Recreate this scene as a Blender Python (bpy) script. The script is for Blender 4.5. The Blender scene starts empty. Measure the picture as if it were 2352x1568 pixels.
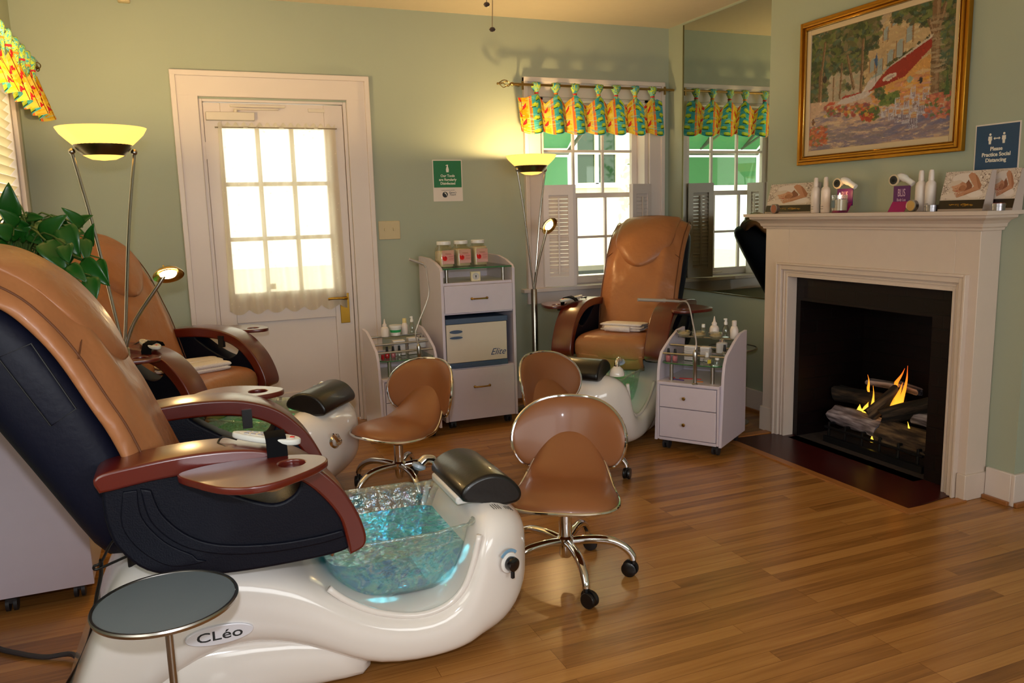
import bpy, bmesh, math, random
import numpy as np
from mathutils import Vector, Matrix, Quaternion

S = bpy.context.scene
COL = S.collection
R = math.radians
PI = math.pi

# ------------------------------------------------------------------ camera, world, lights, exposure
def make_camera():
    yaw, pitch, roll = R(22.15), R(9.116), R(1.5426)
    fwd = Vector((math.sin(yaw)*math.cos(pitch), math.cos(yaw)*math.cos(pitch), -math.sin(pitch)))
    right = Vector((math.cos(yaw), -math.sin(yaw), 0))
    down = fwd.cross(right)
    r2 = right*math.cos(roll) + down*math.sin(roll)
    d2 = -right*math.sin(roll) + down*math.cos(roll)
    m = Matrix((r2, -d2, -fwd)).transposed().to_4x4()
    m.translation = (0, 0, 1.335)
    cam = bpy.data.cameras.new('camera')
    cam.sensor_width = 36.0
    cam.lens = 36.0*1838.0/2352.0
    cam.clip_start = 0.02
    o = bpy.data.objects.new('camera', cam)
    o.matrix_world = m
    COL.objects.link(o)
    S.camera = o
make_camera()

S.view_settings.view_transform = 'Standard'
S.view_settings.look = 'None'
S.view_settings.gamma = 1.0
S.view_settings.use_curve_mapping = False
S.view_settings.exposure = 0.0
S.cycles.max_bounces = 10
S.cycles.diffuse_bounces = 5
S.cycles.glossy_bounces = 5
S.cycles.transmission_bounces = 8
S.cycles.transparent_max_bounces = 16
S.cycles.sample_clamp_indirect = 4.0
S.cycles.caustics_reflective = False
S.cycles.caustics_refractive = False
S.cycles.use_denoising = True

W = bpy.data.worlds.new('sky'); S.world = W
W.use_nodes = True
WB = W.node_tree.nodes['Background']
WB.inputs[0].default_value = (0.98, 0.97, 0.86, 1)
WB.inputs[1].default_value = 3.6

def light(name, kind, loc, energy, color=(1, 1, 1), size=0.1, rot=None, target=None, **kw):
    l = bpy.data.lights.new(name, kind)
    l.energy = energy; l.color = color
    if kind == 'AREA':
        l.shape = 'RECTANGLE'; l.size = size; l.size_y = kw.get('size_y', size)
    elif kind in ('POINT', 'SPOT'):
        l.shadow_soft_size = size
    if kind == 'SPOT':
        l.spot_size = kw.get('spot', R(90)); l.spot_blend = kw.get('blend', 0.5)
    if kind == 'SUN':
        l.angle = size
    o = bpy.data.objects.new(name, l); o.location = loc
    if rot: o.rotation_euler = rot
    if target is not None:
        o.rotation_euler = (Vector(target)-Vector(loc)).to_track_quat('-Z', 'Y').to_euler()
    COL.objects.link(o)
    return o
# sun on the buildings and the court outside
light('sun', 'SUN', (0, 12, 9), 5.0, (1.0, 0.93, 0.78), size=R(0.6), target=(1.0, 20, 0))
# the photographer's flash, just above the lens
light('camera_flash', 'SPOT', (-0.02, 0.02, 1.50), 78.0, (0.90, 0.93, 1.0), size=0.028, target=(0.75, 3.3, 0.95), spot=R(98), blend=0.9)
# added fill lamp, unseen behind the camera, brightening the whole room
light('rear_fill_light', 'AREA', (1.3, -1.84, 1.45), 27.0, (0.86, 0.90, 1.0), size=2.55, size_y=1.25, target=(1.3, 5, 1.2))

# ------------------------------------------------------------------ materials
MATS = {}
def srgb(r, g, b):
    f = lambda c: (c/255/12.92) if c/255 <= 0.04045 else ((c/255+0.055)/1.055)**2.4
    return (f(r), f(g), f(b), 1)
def pbsdf(m):
    return m.node_tree.nodes['Principled BSDF']
def mat(name, col, rough=0.5, metal=0.0, spec=0.5, noise=0.0, nscale=20.0, bump=0.0, bscale=60.0, coat=0.0, trans=0.0, ior=1.45, emit=None, estr=0.0, alpha=1.0, sheen=0.0, stretch=(1, 1, 1)):
    if name in MATS: return MATS[name]
    m = bpy.data.materials.new(name); m.use_nodes = True
    nt = m.node_tree; b = pbsdf(m)
    if len(col) == 3: col = srgb(*col)
    b.inputs['Base Color'].default_value = col
    b.inputs['Roughness'].default_value = rough
    b.inputs['Metallic'].default_value = metal
    b.inputs['Specular IOR Level'].default_value = spec
    b.inputs['Coat Weight'].default_value = coat
    b.inputs['Coat Roughness'].default_value = 0.08
    b.inputs['Transmission Weight'].default_value = trans
    b.inputs['IOR'].default_value = ior
    b.inputs['Alpha'].default_value = alpha
    b.inputs['Sheen Weight'].default_value = sheen
    if emit is not None:
        b.inputs['Emission Color'].default_value = emit if len(emit) == 4 else srgb(*emit)
        b.inputs['Emission Strength'].default_value = estr
    tc = nt.nodes.new('ShaderNodeTexCoord'); mp = nt.nodes.new('ShaderNodeMapping')
    mp.inputs['Scale'].default_value = stretch
    nt.links.new(tc.outputs['Object'], mp.inputs[0])
    nz = nt.nodes.new('ShaderNodeTexNoise'); nz.inputs['Scale'].default_value = nscale; nz.inputs['Detail'].default_value = 4
    nt.links.new(mp.outputs[0], nz.inputs['Vector'])
    n = max(noise, 0.03)
    mr = nt.nodes.new('ShaderNodeMapRange'); mr.inputs['To Min'].default_value = 1-n; mr.inputs['To Max'].default_value = 1+n
    nt.links.new(nz.outputs['Fac'], mr.inputs['Value'])
    mx = nt.nodes.new('ShaderNodeVectorMath'); mx.operation = 'SCALE'; mx.inputs[0].default_value = col[:3]
    nt.links.new(mr.outputs[0], mx.inputs['Scale']); nt.links.new(mx.outputs[0], b.inputs['Base Color'])
    if bump > 0:
        n2 = nt.nodes.new('ShaderNodeTexNoise'); n2.inputs['Scale'].default_value = bscale; n2.inputs['Detail'].default_value = 3
        nt.links.new(mp.outputs[0], n2.inputs['Vector'])
        bp = nt.nodes.new('ShaderNodeBump'); bp.inputs['Strength'].default_value = bump; bp.inputs['Distance'].default_value = 0.01
        nt.links.new(n2.outputs['Fac'], bp.inputs['Height']); nt.links.new(bp.outputs[0], b.inputs['Normal'])
    MATS[name] = m
    return m
def attr_mat(name, rough=0.6, spec=0.3, translucent=0.0):
    """colour comes from the mesh's own printed pattern (a colour attribute)"""
    if name in MATS: return MATS[name]
    m = bpy.data.materials.new(name); m.use_nodes = True
    nt = m.node_tree; b = pbsdf(m)
    a = nt.nodes.new('ShaderNodeAttribute'); a.attribute_name = 'print'
    nt.links.new(a.outputs['Color'], b.inputs['Base Color'])
    b.inputs['Roughness'].default_value = rough; b.inputs['Specular IOR Level'].default_value = spec
    if translucent:
        t = nt.nodes.new('ShaderNodeBsdfTranslucent'); nt.links.new(a.outputs['Color'], t.inputs[0])
        mx = nt.nodes.new('ShaderNodeMixShader'); mx.inputs[0].default_value = translucent
        nt.links.new(b.outputs[0], mx.inputs[1]); nt.links.new(t.outputs[0], mx.inputs[2])
        nt.links.new(mx.outputs[0], nt.nodes['Material Output'].inputs[0])
    MATS[name] = m
    return m
def clear_mat(name, tint=(0.9, 1, 0.95), gloss=0.12, rough=0.05, film=None, film_w=0.0, bump=0.0, bscale=40):
    """thin see-through glass or water: tinted transparency with a gloss, and if wanted a pearly film"""
    if name in MATS: return MATS[name]
    m = bpy.data.materials.new(name); m.use_nodes = True
    nt = m.node_tree; N = nt.nodes; L = nt.links
    N.remove(N['Principled BSDF']); out = N['Material Output']
    tr = N.new('ShaderNodeBsdfTransparent'); tr.inputs[0].default_value = (*tint, 1)
    gl = N.new('ShaderNodeBsdfGlossy'); gl.inputs['Roughness'].default_value = rough
    lw = N.new('ShaderNodeLayerWeight'); lw.inputs['Blend'].default_value = 0.35
    mr = N.new('ShaderNodeMapRange'); mr.inputs['To Min'].default_value = gloss*0.5; mr.inputs['To Max'].default_value = min(1, gloss*5)
    L.new(lw.outputs['Facing'], mr.inputs['Value'])
    m1 = N.new('ShaderNodeMixShader'); L.new(mr.outputs[0], m1.inputs[0]); L.new(tr.outputs[0], m1.inputs[1]); L.new(gl.outputs[0], m1.inputs[2])
    tc = N.new('ShaderNodeTexCoord')
    last = m1
    if film is not None:
        vz = N.new('ShaderNodeTexNoise'); vz.inputs['Scale'].default_value = 14; vz.inputs['Detail'].default_value = 3; vz.inputs['Distortion'].default_value = 2.5
        L.new(tc.outputs['Object'], vz.inputs['Vector'])
        cr = N.new('ShaderNodeValToRGB'); e = cr.color_ramp.elements
        n = len(film)
        e[0].position = 0.3; e[0].color = (*film[0], 1); e[1].position = 0.7; e[1].color = (*film[-1], 1)
        for i in range(1, n-1):
            x = e.new(0.3+0.4*i/(n-1)); x.color = (*film[i], 1)
        L.new(vz.outputs['Fac'], cr.inputs[0])
        pb = N.new('ShaderNodeBsdfPrincipled'); pb.inputs['Metallic'].default_value = 0.55; pb.inputs['Roughness'].default_value = 0.22
        L.new(cr.outputs[0], pb.inputs['Base Color'])
        m2 = N.new('ShaderNodeMixShader'); m2.inputs[0].default_value = film_w
        v2 = N.new('ShaderNodeTexNoise'); v2.inputs['Scale'].default_value = 45; L.new(tc.outputs['Object'], v2.inputs['Vector'])
        r2 = N.new('ShaderNodeMapRange'); r2.inputs['From Min'].default_value = 0.3; r2.inputs['From Max'].default_value = 0.7
        r2.inputs['To Min'].default_value = film_w*0.6; r2.inputs['To Max'].default_value = min(1, film_w*1.4)
        L.new(v2.outputs['Fac'], r2.inputs['Value']); L.new(r2.outputs[0], m2.inputs[0])
        L.new(m1.outputs[0], m2.inputs[1]); L.new(pb.outputs[0], m2.inputs[2]); last = m2
    if bump:
        nb = N.new('ShaderNodeTexNoise'); nb.inputs['Scale'].default_value = bscale; nb.inputs['Detail'].default_value = 2
        L.new(tc.outputs['Object'], nb.inputs['Vector'])
        bp = N.new('ShaderNodeBump'); bp.inputs['Strength'].default_value = bump; bp.inputs['Distance'].default_value = 0.02
        L.new(nb.outputs['Fac'], bp.inputs['Height']); L.new(bp.outputs[0], gl.inputs['Normal'])
        if film is not None: L.new(bp.outputs[0], pb.inputs['Normal'])
    L.new(last.outputs[0], out.inputs[0])
    MATS[name] = m
    return m
def glow_mat(name, col, strength):
    if name in MATS: return MATS[name]
    m = bpy.data.materials.new(name); m.use_nodes = True
    nt = m.node_tree; nt.nodes.remove(nt.nodes['Principled BSDF'])
    e = nt.nodes.new('ShaderNodeEmission'); e.inputs[0].default_value = (*col, 1); e.inputs[1].default_value = strength
    nt.links.new(e.outputs[0], nt.nodes['Material Output'].inputs[0]); MATS[name] = m
    return m

# ------------------------------------------------------------------ object plumbing
def thing(name, label, cat, loc=(0, 0, 0), rz=0.0, group=None):
    o = bpy.data.objects.new(name, None); COL.objects.link(o)
    o.location = loc; o.rotation_euler = (0, 0, rz); o.empty_display_size = 0.05
    o['label'] = label; o['category'] = cat
    if group: o['group'] = group
    return o
def tag(o, label, cat, group=None, kind=None):
    o['label'] = label; o['category'] = cat
    if group: o['group'] = group
    if kind: o['kind'] = kind
    return o
def dup(src, loc, rz, label, group=None):
    r = src.copy(); COL.objects.link(r); r.location = loc; r.rotation_euler = (0, 0, rz); r['label'] = label
    if group: r['group'] = group
    def rec(a, b):
        for ch in list(a.children):
            c = ch.copy(); COL.objects.link(c); c.parent = b; rec(ch, c)
    rec(src, r)
    return r
def finish(name, me, m, parent=None, smooth=40, bevel=0.0, sub=0, solid=0.0, loc=None, rot=None, seg=2):
    o = bpy.data.objects.new(name, me); COL.objects.link(o)
    if m is not None and not me.materials: me.materials.append(m)
    if smooth:
        me.shade_smooth()
        if smooth < 180: me.set_sharp_from_angle(angle=R(smooth))
    if solid:
        md = o.modifiers.new('solid', 'SOLIDIFY'); md.thickness = solid; md.offset = 0
    if bevel:
        md = o.modifiers.new('bevel', 'BEVEL'); md.width = bevel; md.segments = seg; md.limit_method = 'ANGLE'; md.angle_limit = R(40)
        md.harden_normals = False
    if sub:
        md = o.modifiers.new('sub', 'SUBSURF'); md.levels = sub; md.render_levels = sub
    if parent is not None: o.parent = parent
    if loc: o.location = loc
    if rot: o.rotation_euler = rot
    return o

class B:
    """collects shapes of ONE part in a bmesh"""
    def __init__(s): s.b = bmesh.new()
    def box(s, x0, x1, y0, y1, z0, z1, M=None):
        v = [s.b.verts.new((x, y, z)) for z in (z0, z1) for y in (y0, y1) for x in (x0, x1)]
        for f in ((0, 2, 3, 1), (4, 5, 7, 6), (0, 1, 5, 4), (2, 6, 7, 3), (0, 4, 6, 2), (1, 3, 7, 5)):
            s.b.faces.new([v[i] for i in f])
        if M is not None: bmesh.ops.transform(s.b, matrix=M, verts=v)
        return s
    def loft(s, rings, cap=True, closed=True, loop=False):
        vs = [[s.b.verts.new(p) for p in r] for r in rings]
        n = len(rings[0]); k = len(rings)
        for i in range(k if loop else k-1):
            a, c = vs[i], vs[(i+1) % k]
            for j in range(n if closed else n-1):
                q = (j+1) % n
                try: s.b.faces.new((a[j], a[q], c[q], c[j]))
                except ValueError: pass
        if cap and closed and not loop:
            s.b.faces.new(list(reversed(vs[0]))); s.b.faces.new(vs[-1])
        return s
    def tube(s, pts, r, n=8, cap=True, loop=False):
        P = [Vector(p) for p in pts]; k = len(P)
        rr = r if isinstance(r, (list, tuple)) else [r]*k
        rings = []; up = None
        for i in range(k):
            if loop: t = (P[(i+1) % k]-P[i-1])
            else: t = (P[min(i+1, k-1)]-P[max(i-1, 0)])
            t.normalize()
            if up is None:
                a = Vector((0, 0, 1)) if abs(t.z) < 0.9 else Vector((1, 0, 0))
                up = (a-t*a.dot(t)).normalized()
            else:
                up = (up-t*up.dot(t)).normalized()
            w = t.cross(up)
            rings.append([P[i]+(up*math.cos(2*PI*j/n)+w*math.sin(2*PI*j/n))*rr[i] for j in range(n)])
        return s.loft(rings, cap=cap, loop=loop)
    def lathe(s, prof, c=(0, 0, 0), n=24, M=None, cap=True):
        rings = []
        for r, z in prof:
            ring = [Vector((max(r, 1e-4)*math.cos(2*PI*j/n), max(r, 1e-4)*math.sin(2*PI*j/n), z)) for j in range(n)]
            if M is not None: ring = [M @ p for p in ring]
            rings.append([p+Vector(c) for p in ring])
        return s.loft(rings, cap=cap)
    def ball(s, c, r, sc=(1, 1, 1), n=12):
        prof = [(r*math.sin(PI*i/n), -r*math.cos(PI*i/n)) for i in range(n+1)]
        M = Matrix.Diagonal((*sc, 1))
        return s.lathe(prof, c, n=max(12, n+4), M=M, cap=False)
    def cyl(s, p0, p1, r, n=16): return s.tube([p0, p1], r, n)
    def add(s, me, M=None):
        t = bmesh.new(); t.from_mesh(me)
        if M is not None: bmesh.ops.transform(t, matrix=M, verts=t.verts)
        tmp = bpy.data.meshes.new('t'); t.to_mesh(tmp); t.free(); s.b.from_mesh(tmp); bpy.data.meshes.remove(tmp)
        return s
    def done(s, name, m, parent=None, weld=False, **kw):
        me = bpy.data.meshes.new(name)
        if weld: bmesh.ops.remove_doubles(s.b, verts=s.b.verts, dist=1e-5)
        bmesh.ops.recalc_face_normals(s.b, faces=s.b.faces)
        s.b.to_mesh(me); s.b.free()
        return finish(name, me, m, parent, **kw)

def crv(pts, n=8, loop=False):
    """Catmull-Rom through the points"""
    P = [np.array(p, float) for p in pts]; k = len(P); out = []
    rng = range(k if loop else k-1)
    for i in rng:
        if loop: a, b, c, d = P[(i-1) % k], P[i], P[(i+1) % k], P[(i+2) % k]
        else: a, b, c, d = P[max(i-1, 0)], P[i], P[i+1], P[min(i+2, k-1)]
        for j in range(n):
            t = j/n
            out.append(tuple(0.5*((2*b)+(c-a)*t+(2*a-5*b+4*c-d)*t*t+(3*b-a-3*c+d)*t**3)))
    if not loop: out.append(tuple(P[-1]))
    return out
def curve_mesh(splines, extrude=0.0, bevel=0.0, res=2):
    cu = bpy.data.curves.new('tmp', 'CURVE'); cu.dimensions = '2D'; cu.fill_mode = 'BOTH'
    cu.extrude = extrude; cu.bevel_depth = bevel; cu.bevel_resolution = res
    for sp in splines:
        q = cu.splines.new('POLY'); q.points.add(len(sp)-1)
        for i, p in enumerate(sp): q.points[i].co = (p[0], p[1], 0, 1)
        q.use_cyclic_u = True
    o = bpy.data.objects.new('tmp', cu); COL.objects.link(o)
    dg = bpy.context.evaluated_depsgraph_get(); dg.update()
    me = bpy.data.meshes.new_from_object(o.evaluated_get(dg))
    bpy.data.objects.remove(o); bpy.data.curves.remove(cu)
    me.materials.clear()
    return me
def text_mesh(txt, size, extrude=0.0004, bold=0.0, align='CENTER', shear=0.0, spacing=1.0):
    cu = bpy.data.curves.new('tmp', 'FONT'); cu.body = txt; cu.size = size; cu.extrude = extrude
    cu.align_x = align; cu.align_y = 'CENTER'; cu.offset = bold; cu.shear = shear; cu.space_line = spacing
    cu.resolution_u = 3
    o = bpy.data.objects.new('tmp', cu); COL.objects.link(o)
    dg = bpy.context.evaluated_depsgraph_get(); dg.update()
    me = bpy.data.meshes.new_from_object(o.evaluated_get(dg))
    bpy.data.objects.remove(o); bpy.data.curves.remove(cu)
    me.materials.clear()
    return me
def frame(origin, xd, yd):
    x = Vector(xd).normalized(); y = Vector(yd); y = (y-x*y.dot(x)).normalized(); z = x.cross(y)
    m = Matrix((x, y, z)).transposed().to_4x4(); m.translation = origin
    return m
def lettering(name, txt, size, M, m, parent, **kw):
    me = text_mesh(txt, size, **kw); me.transform(M)
    return finish(name, me, m, parent, smooth=0)
XZ = Matrix.Rotation(PI/2, 4, 'X')      # plate's x,y -> world x,z  (extrudes along -y)

# ------------------------------------------------------------------ printed patterns (colour per face)
class Paint:
    def __init__(s, nx, ny, col):
        s.nx, s.ny = nx, ny
        s.a = np.ones((ny, nx, 3))*np.array(srgb(*col)[:3])
        s.X, s.Y = np.meshgrid((np.arange(nx)+0.5)/nx, (np.arange(ny)+0.5)/ny)   # y up
        s.rng = np.random.RandomState(5)
    def put(s, mask, col, k=1.0):
        c = np.array(srgb(*col)[:3]); s.a[mask] = s.a[mask]*(1-k)+c*k
    def rect(s, x0, x1, y0, y1, col, k=1): s.put((s.X > x0) & (s.X < x1) & (s.Y > y0) & (s.Y < y1), col, k)
    def ell(s, cx, cy, rx, ry, col, rot=0.0, k=1.0):
        c, q = math.cos(rot), math.sin(rot); dx, dy = s.X-cx, s.Y-cy
        s.put(((dx*c+dy*q)/rx)**2+((-dx*q+dy*c)/ry)**2 < 1, col, k)
    def poly(s, pts, col, k=1.0):
        ins = np.zeros(s.X.shape, bool); n = len(pts)
        for i in range(n):
            x0, y0 = pts[i]; x1, y1 = pts[(i+1) % n]
            if y0 == y1: continue
            cnd = ((s.Y >= min(y0, y1)) & (s.Y < max(y0, y1)))
            ins ^= cnd & (s.X < x0+(s.Y-y0)*(x1-x0)/(y1-y0))
        s.put(ins, col, k)
    def line(s, x0, y0, x1, y1, w, col, k=1.0, asp=1.0):
        dx, dy = x1-x0, y1-y0; L2 = dx*dx+dy*dy*asp*asp+1e-12
        t = np.clip(((s.X-x0)*dx+(s.Y-y0)*dy*asp*asp)/L2, 0, 1)
        d = np.hypot(s.X-x0-t*dx, (s.Y-y0-t*dy)*asp)
        s.put(d < w, col, k)
    def dabs(s, n, x0, x1, y0, y1, rx, ry, cols, rot=(0, 3.1), k=0.8, inside=None):
        for i in range(n):
            x = s.rng.uniform(x0, x1); y = s.rng.uniform(y0, y1)
            if inside is not None and not inside(x, y): continue
            c = cols[s.rng.randint(len(cols))]
            f = s.rng.uniform(0.6, 1.4)
            s.ell(x, y, rx*f, ry*f, c, s.rng.uniform(*rot), k)
    def apply(s, me):
        """me: grid mesh whose faces run row by row (nx per row, ny rows)"""
        at = me.color_attributes.new('print', 'FLOAT_COLOR', 'CORNER')
        c = np.concatenate([s.a.reshape(-1, 3), np.ones((s.nx*s.ny, 1))], 1)
        n = len(me.loops); buf = np.repeat(c, 4, axis=0)
        full = np.ones((n, 4)); full[:len(buf)] = buf
        at.data.foreach_set('color', full.ravel().astype(np.float32))
def grid_mesh(nx, ny, fn):
    vs = [fn(i/nx, j/ny) for j in range(ny+1) for i in range(nx+1)]
    fs = [(j*(nx+1)+i, j*(nx+1)+i+1, (j+1)*(nx+1)+i+1, (j+1)*(nx+1)+i) for j in range(ny) for i in range(nx)]
    me = bpy.data.meshes.new('g'); me.from_pydata([tuple(v) for v in vs], [], fs); me.update()
    return me
# ------------------------------------------------------------------ the room
XL, XR, YB, YF, HC = -0.75, 3.42, 5.21, -1.85, 2.63
WALL = mat('wall_paint', (164, 172, 153), 0.65, noise=0.03, nscale=3, bump=0.05, bscale=180)
TRIM = mat('trim_paint', (218, 206, 200), 0.35, noise=0.02, nscale=6)
CEIL = mat('ceiling_paint', (218, 203, 178), 0.8, noise=0.02)
def struct(o): o['kind'] = 'structure'; return o

def floor_mat():
    m = bpy.data.materials.new('oak_floor'); m.use_nodes = True
    nt = m.node_tree; N = nt.nodes; L = nt.links; b = pbsdf(m)
    tc = N.new('ShaderNodeTexCoord')
    br = N.new('ShaderNodeTexBrick'); br.offset = 0.37; br.offset_frequency = 3; br.squash = 1.0
    br.inputs['Scale'].default_value = 1.0; br.inputs['Brick Width'].default_value = 0.95; br.inputs['Row Height'].default_value = 0.058
    br.inputs['Mortar Size'].default_value = 0.0007; br.inputs['Mortar Smooth'].default_value = 0.3
    br.inputs['Color1'].default_value = (0, 0, 0, 1); br.inputs['Color2'].default_value = (1, 1, 1, 1); br.inputs['Mortar'].default_value = (0.5, 0.5, 0.5, 1)
    L.new(tc.outputs['Object'], br.inputs['Vector'])
    mp = N.new('ShaderNodeMapping'); mp.inputs['Scale'].default_value = (1.6, 34, 1); L.new(tc.outputs['Object'], mp.inputs[0])
    # shift the grain from board to board
    ad = N.new('ShaderNodeVectorMath'); ad.operation = 'MULTIPLY_ADD'; ad.inputs[1].default_value = (9, 5, 0)
    L.new(br.outputs['Color'], ad.inputs[0]); L.new(mp.outputs[0], ad.inputs[2])
    g = N.new('ShaderNodeTexNoise'); g.inputs['Scale'].default_value = 1.6; g.inputs['Detail'].default_value = 6; g.inputs['Distortion'].default_value = 0.8
    L.new(ad.outputs[0], g.inputs['Vector'])
    cr = N.new('ShaderNodeValToRGB'); e = cr.color_ramp.elements
    e[0].position = 0.05; e[0].color = srgb(98, 58, 25); e[1].position = 0.9; e[1].color = srgb(194, 142, 80)
    x = e.new(0.45); x.color = srgb(160, 110, 56)
    mix = N.new('ShaderNodeMath'); mix.operation = 'MULTIPLY_ADD'; mix.inputs[1].default_value = 0.36; 
    sub = N.new('ShaderNodeMath'); sub.operation = 'MULTIPLY'; sub.inputs[1].default_value = 0.62
    L.new(g.outputs['Fac'], sub.inputs[0]); L.new(br.outputs['Color'], mix.inputs[0]); L.new(sub.outputs[0], mix.inputs[2])
    sb2 = N.new('ShaderNodeMath'); sb2.operation = 'SUBTRACT'; sb2.inputs[1].default_value = 0.05; L.new(mix.outputs[0], sb2.inputs[0])
    L.new(sb2.outputs[0], cr.inputs[0])
    dk = N.new('ShaderNodeMixRGB'); dk.blend_type = 'MULTIPLY'; dk.inputs[2].default_value = (0.35, 0.25, 0.18, 1)
    L.new(br.outputs['Fac'], dk.inputs[0]); L.new(cr.outputs[0], dk.inputs[1]); L.new(dk.outputs[0], b.inputs['Base Color'])
    b.inputs['Roughness'].default_value = 0.24; b.inputs['Specular IOR Level'].default_value = 0.45
    bp = N.new('ShaderNodeBump'); bp.inputs['Strength'].default_value = 0.12; bp.inputs['Distance'].default_value = 0.003
    sm = N.new('ShaderNodeMath'); sm.operation = 'SUBTRACT'; L.new(g.outputs['Fac'], sm.inputs[0]); L.new(br.outputs['Fac'], sm.inputs[1])
    L.new(sm.outputs[0], bp.inputs['Height']); L.new(bp.outputs[0], b.inputs['Normal'])
    return m
FLOOR = floor_mat()
struct(B().box(XL-.12, XR+.12, YF-.1, YB+.15, -0.08, 0).done('floor', FLOOR, smooth=0))
struct(B().box(XL-.12, XR+.12, YF-.1, YB+.15, HC, HC+.08).done('ceiling', CEIL, smooth=0))
# back wall with a door opening and a window opening
DX0, DX1, DZ1 = 0.165, 1.035, 2.05
WX0, WX1, WZ0, WZ1 = 2.37, 3.245, 0.80, 2.12
T = 0.15
w = B()
w.box(XL-.12, DX0, YB, YB+T, 0, HC).box(DX0, DX1, YB, YB+T, DZ1, HC).box(DX1, WX0, YB, YB+T, 0, HC)
w.box(WX0, WX1, YB, YB+T, 0, WZ0).box(WX0, WX1, YB, YB+T, WZ1, HC).box(WX1, XR+.12, YB, YB+T, 0, HC)
struct(w.done('wall_back', WALL, smooth=0))
# left wall: the window with blinds, plus an unseen opening added for light
LY0, LY1 = 3.72, 4.92
w = B()
w.box(XL-.12, XL, YF-.1, 0.3, 0, HC).box(XL-.12, XL, 1.7, LY0, 0, HC).box(XL-.12, XL, LY1, YB, 0, HC)
w.box(XL-.12, XL, 0.3, 1.7, 0, WZ0).box(XL-.12, XL, 0.3, 1.7, WZ1, HC)
w.box(XL-.12, XL, LY0, LY1, 0, WZ0).box(XL-.12, XL, LY0, LY1, WZ1, HC)
struct(w.done('wall_left', WALL, smooth=0))
struct(B().box(XR, XR+.12, YF-.1, 2.55, 0, HC).box(XR, XR+.12, 3.72, YB, 0, HC).box(XR, XR+.12, 2.55, 3.72, .96, HC).done('wall_right', WALL, smooth=0))
# wall behind the photographer, with an unseen wide opening added to let light in
w = B()
w.box(XL, 0.0, YF-.1, YF, 0, HC).box(2.6, XR, YF-.1, YF, 0, HC).box(0, 2.6, YF-.1, YF, 0, .8).box(0, 2.6, YF-.1, YF, 2.1, HC)
struct(w.done('wall_front', WALL, smooth=0))
# chimney breast around the firebox
BX, BY0, BY1 = 3.30, 2.296, 3.955
FY0, FY1, FZ = 2.635, 3.525, 0.80           # firebox opening
w = B()
w.box(BX, XR-.002, BY0, 2.47, 0, HC-.002).box(BX, XR-.002, 3.76, BY1, 0, HC-.002).box(BX, XR-.002, 2.47, 3.76, 1.22, HC-.002)
struct(w.done('wall_chimney', WALL, smooth=0))

# baseboards with a stained shoe moulding
SHOE = mat('shoe_wood', (150, 96, 52), 0.4, noise=0.1, nscale=30)
def baseboard(name, x0, x1, y0, y1, nx, ny):
    b = B().box(min(x0, x1), max(x0, x1), min(y0, y1), max(y0, y1), 0.0, 0.145)
    o = struct(b.done(name, TRIM, bevel=0.004))
    s = B().box(min(x0, x1+nx*.016) if nx else x0, max(x0, x1+nx*.016) if nx else x1, min(y0, y1+ny*.016) if ny else y0, max(y0, y1+ny*.016) if ny else y1, 0.0, 0.02)
    return o
def bb(name, p0, p1, n):
    """baseboard along p0-p1, growing towards n"""
    p0, p1, n = Vector(p0), Vector(p1), Vector(n)
    def slab(d0, d1, z0, z1, m, nm, par=None):
        b = B(); q = [p0+n*d0, p1+n*d0, p1+n*d1, p0+n*d1]
        lo = [Vector((v.x, v.y, z0)) for v in q]; hi = [Vector((v.x, v.y, z1)) for v in q]
        b.loft([lo, hi]); return b.done(nm, m, par, bevel=0.003)
    o = struct(slab(0, .018, 0, .145, TRIM, name))
    s = slab(.018, .036, 0, .02, SHOE, 'shoe_moulding', o)
    return o
bb('baseboard_back', (1.20, YB, 0), (XR, YB, 0), (0, -1, 0))
bb('baseboard_back_corner', (XL, YB, 0), (0.01, YB, 0), (0, -1, 0))
bb('baseboard_right', (XR, BY1+.01, 0), (XR, YB-.02, 0), (-1, 0, 0))
bb('baseboard_left', (XL, 0, 0), (XL, YB-.02, 0), (1, 0, 0))
bb('baseboard_chimney', (BX, BY0-.0, 0), (BX, 2.418, 0), (-1, 0, 0))
bb('baseboard_chimney_side', (BX-.018, BY0, 0), (XR, BY0, 0), (0, -1, 0))

# door casing, jamb
def casing(name, x0, x1, z1, wd, y, stops=True, z0=0.0, head_extra=0.0):
    b = B()
    for s0, s1 in ((x0-wd, x0), (x1, x1+wd)):
        b.box(s0, s1, y-.022, y, z0, z1+wd)
    b.box(x0-wd, x1+wd, y-.0225, y, z1, z1+wd)
    # raised back band around the outside
    b.box(x0-wd-.001, x0-wd+.03, y-.036, y, z0, z1+wd+.001).box(x1+wd-.03, x1+wd+.001, y-.036, y, z0, z1+wd+.001)
    b.box(x0-wd-.001, x1+wd+.001, y-.0365, y, z1+wd-.03, z1+wd+.0015)
    return b.done(name, TRIM, bevel=0.004)
struct(casing('trim_1', DX0, DX1, DZ1+.01, 0.145, YB))
j = B().box(DX0, DX0+.02, YB, YB+T, 0, DZ1).box(DX1-.02, DX1, YB, YB+T, 0, DZ1).box(DX0+.02, DX1-.02, YB, YB+T, DZ1-.015, DZ1)
j.box(DX0+.02, DX0+.032, YB+.065, YB+.10, 0, DZ1-.015).box(DX1-.032, DX1-.02, YB+.065, YB+.10, 0, DZ1-.015)
struct(j.done('trim_2', TRIM, bevel=0.002))

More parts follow.
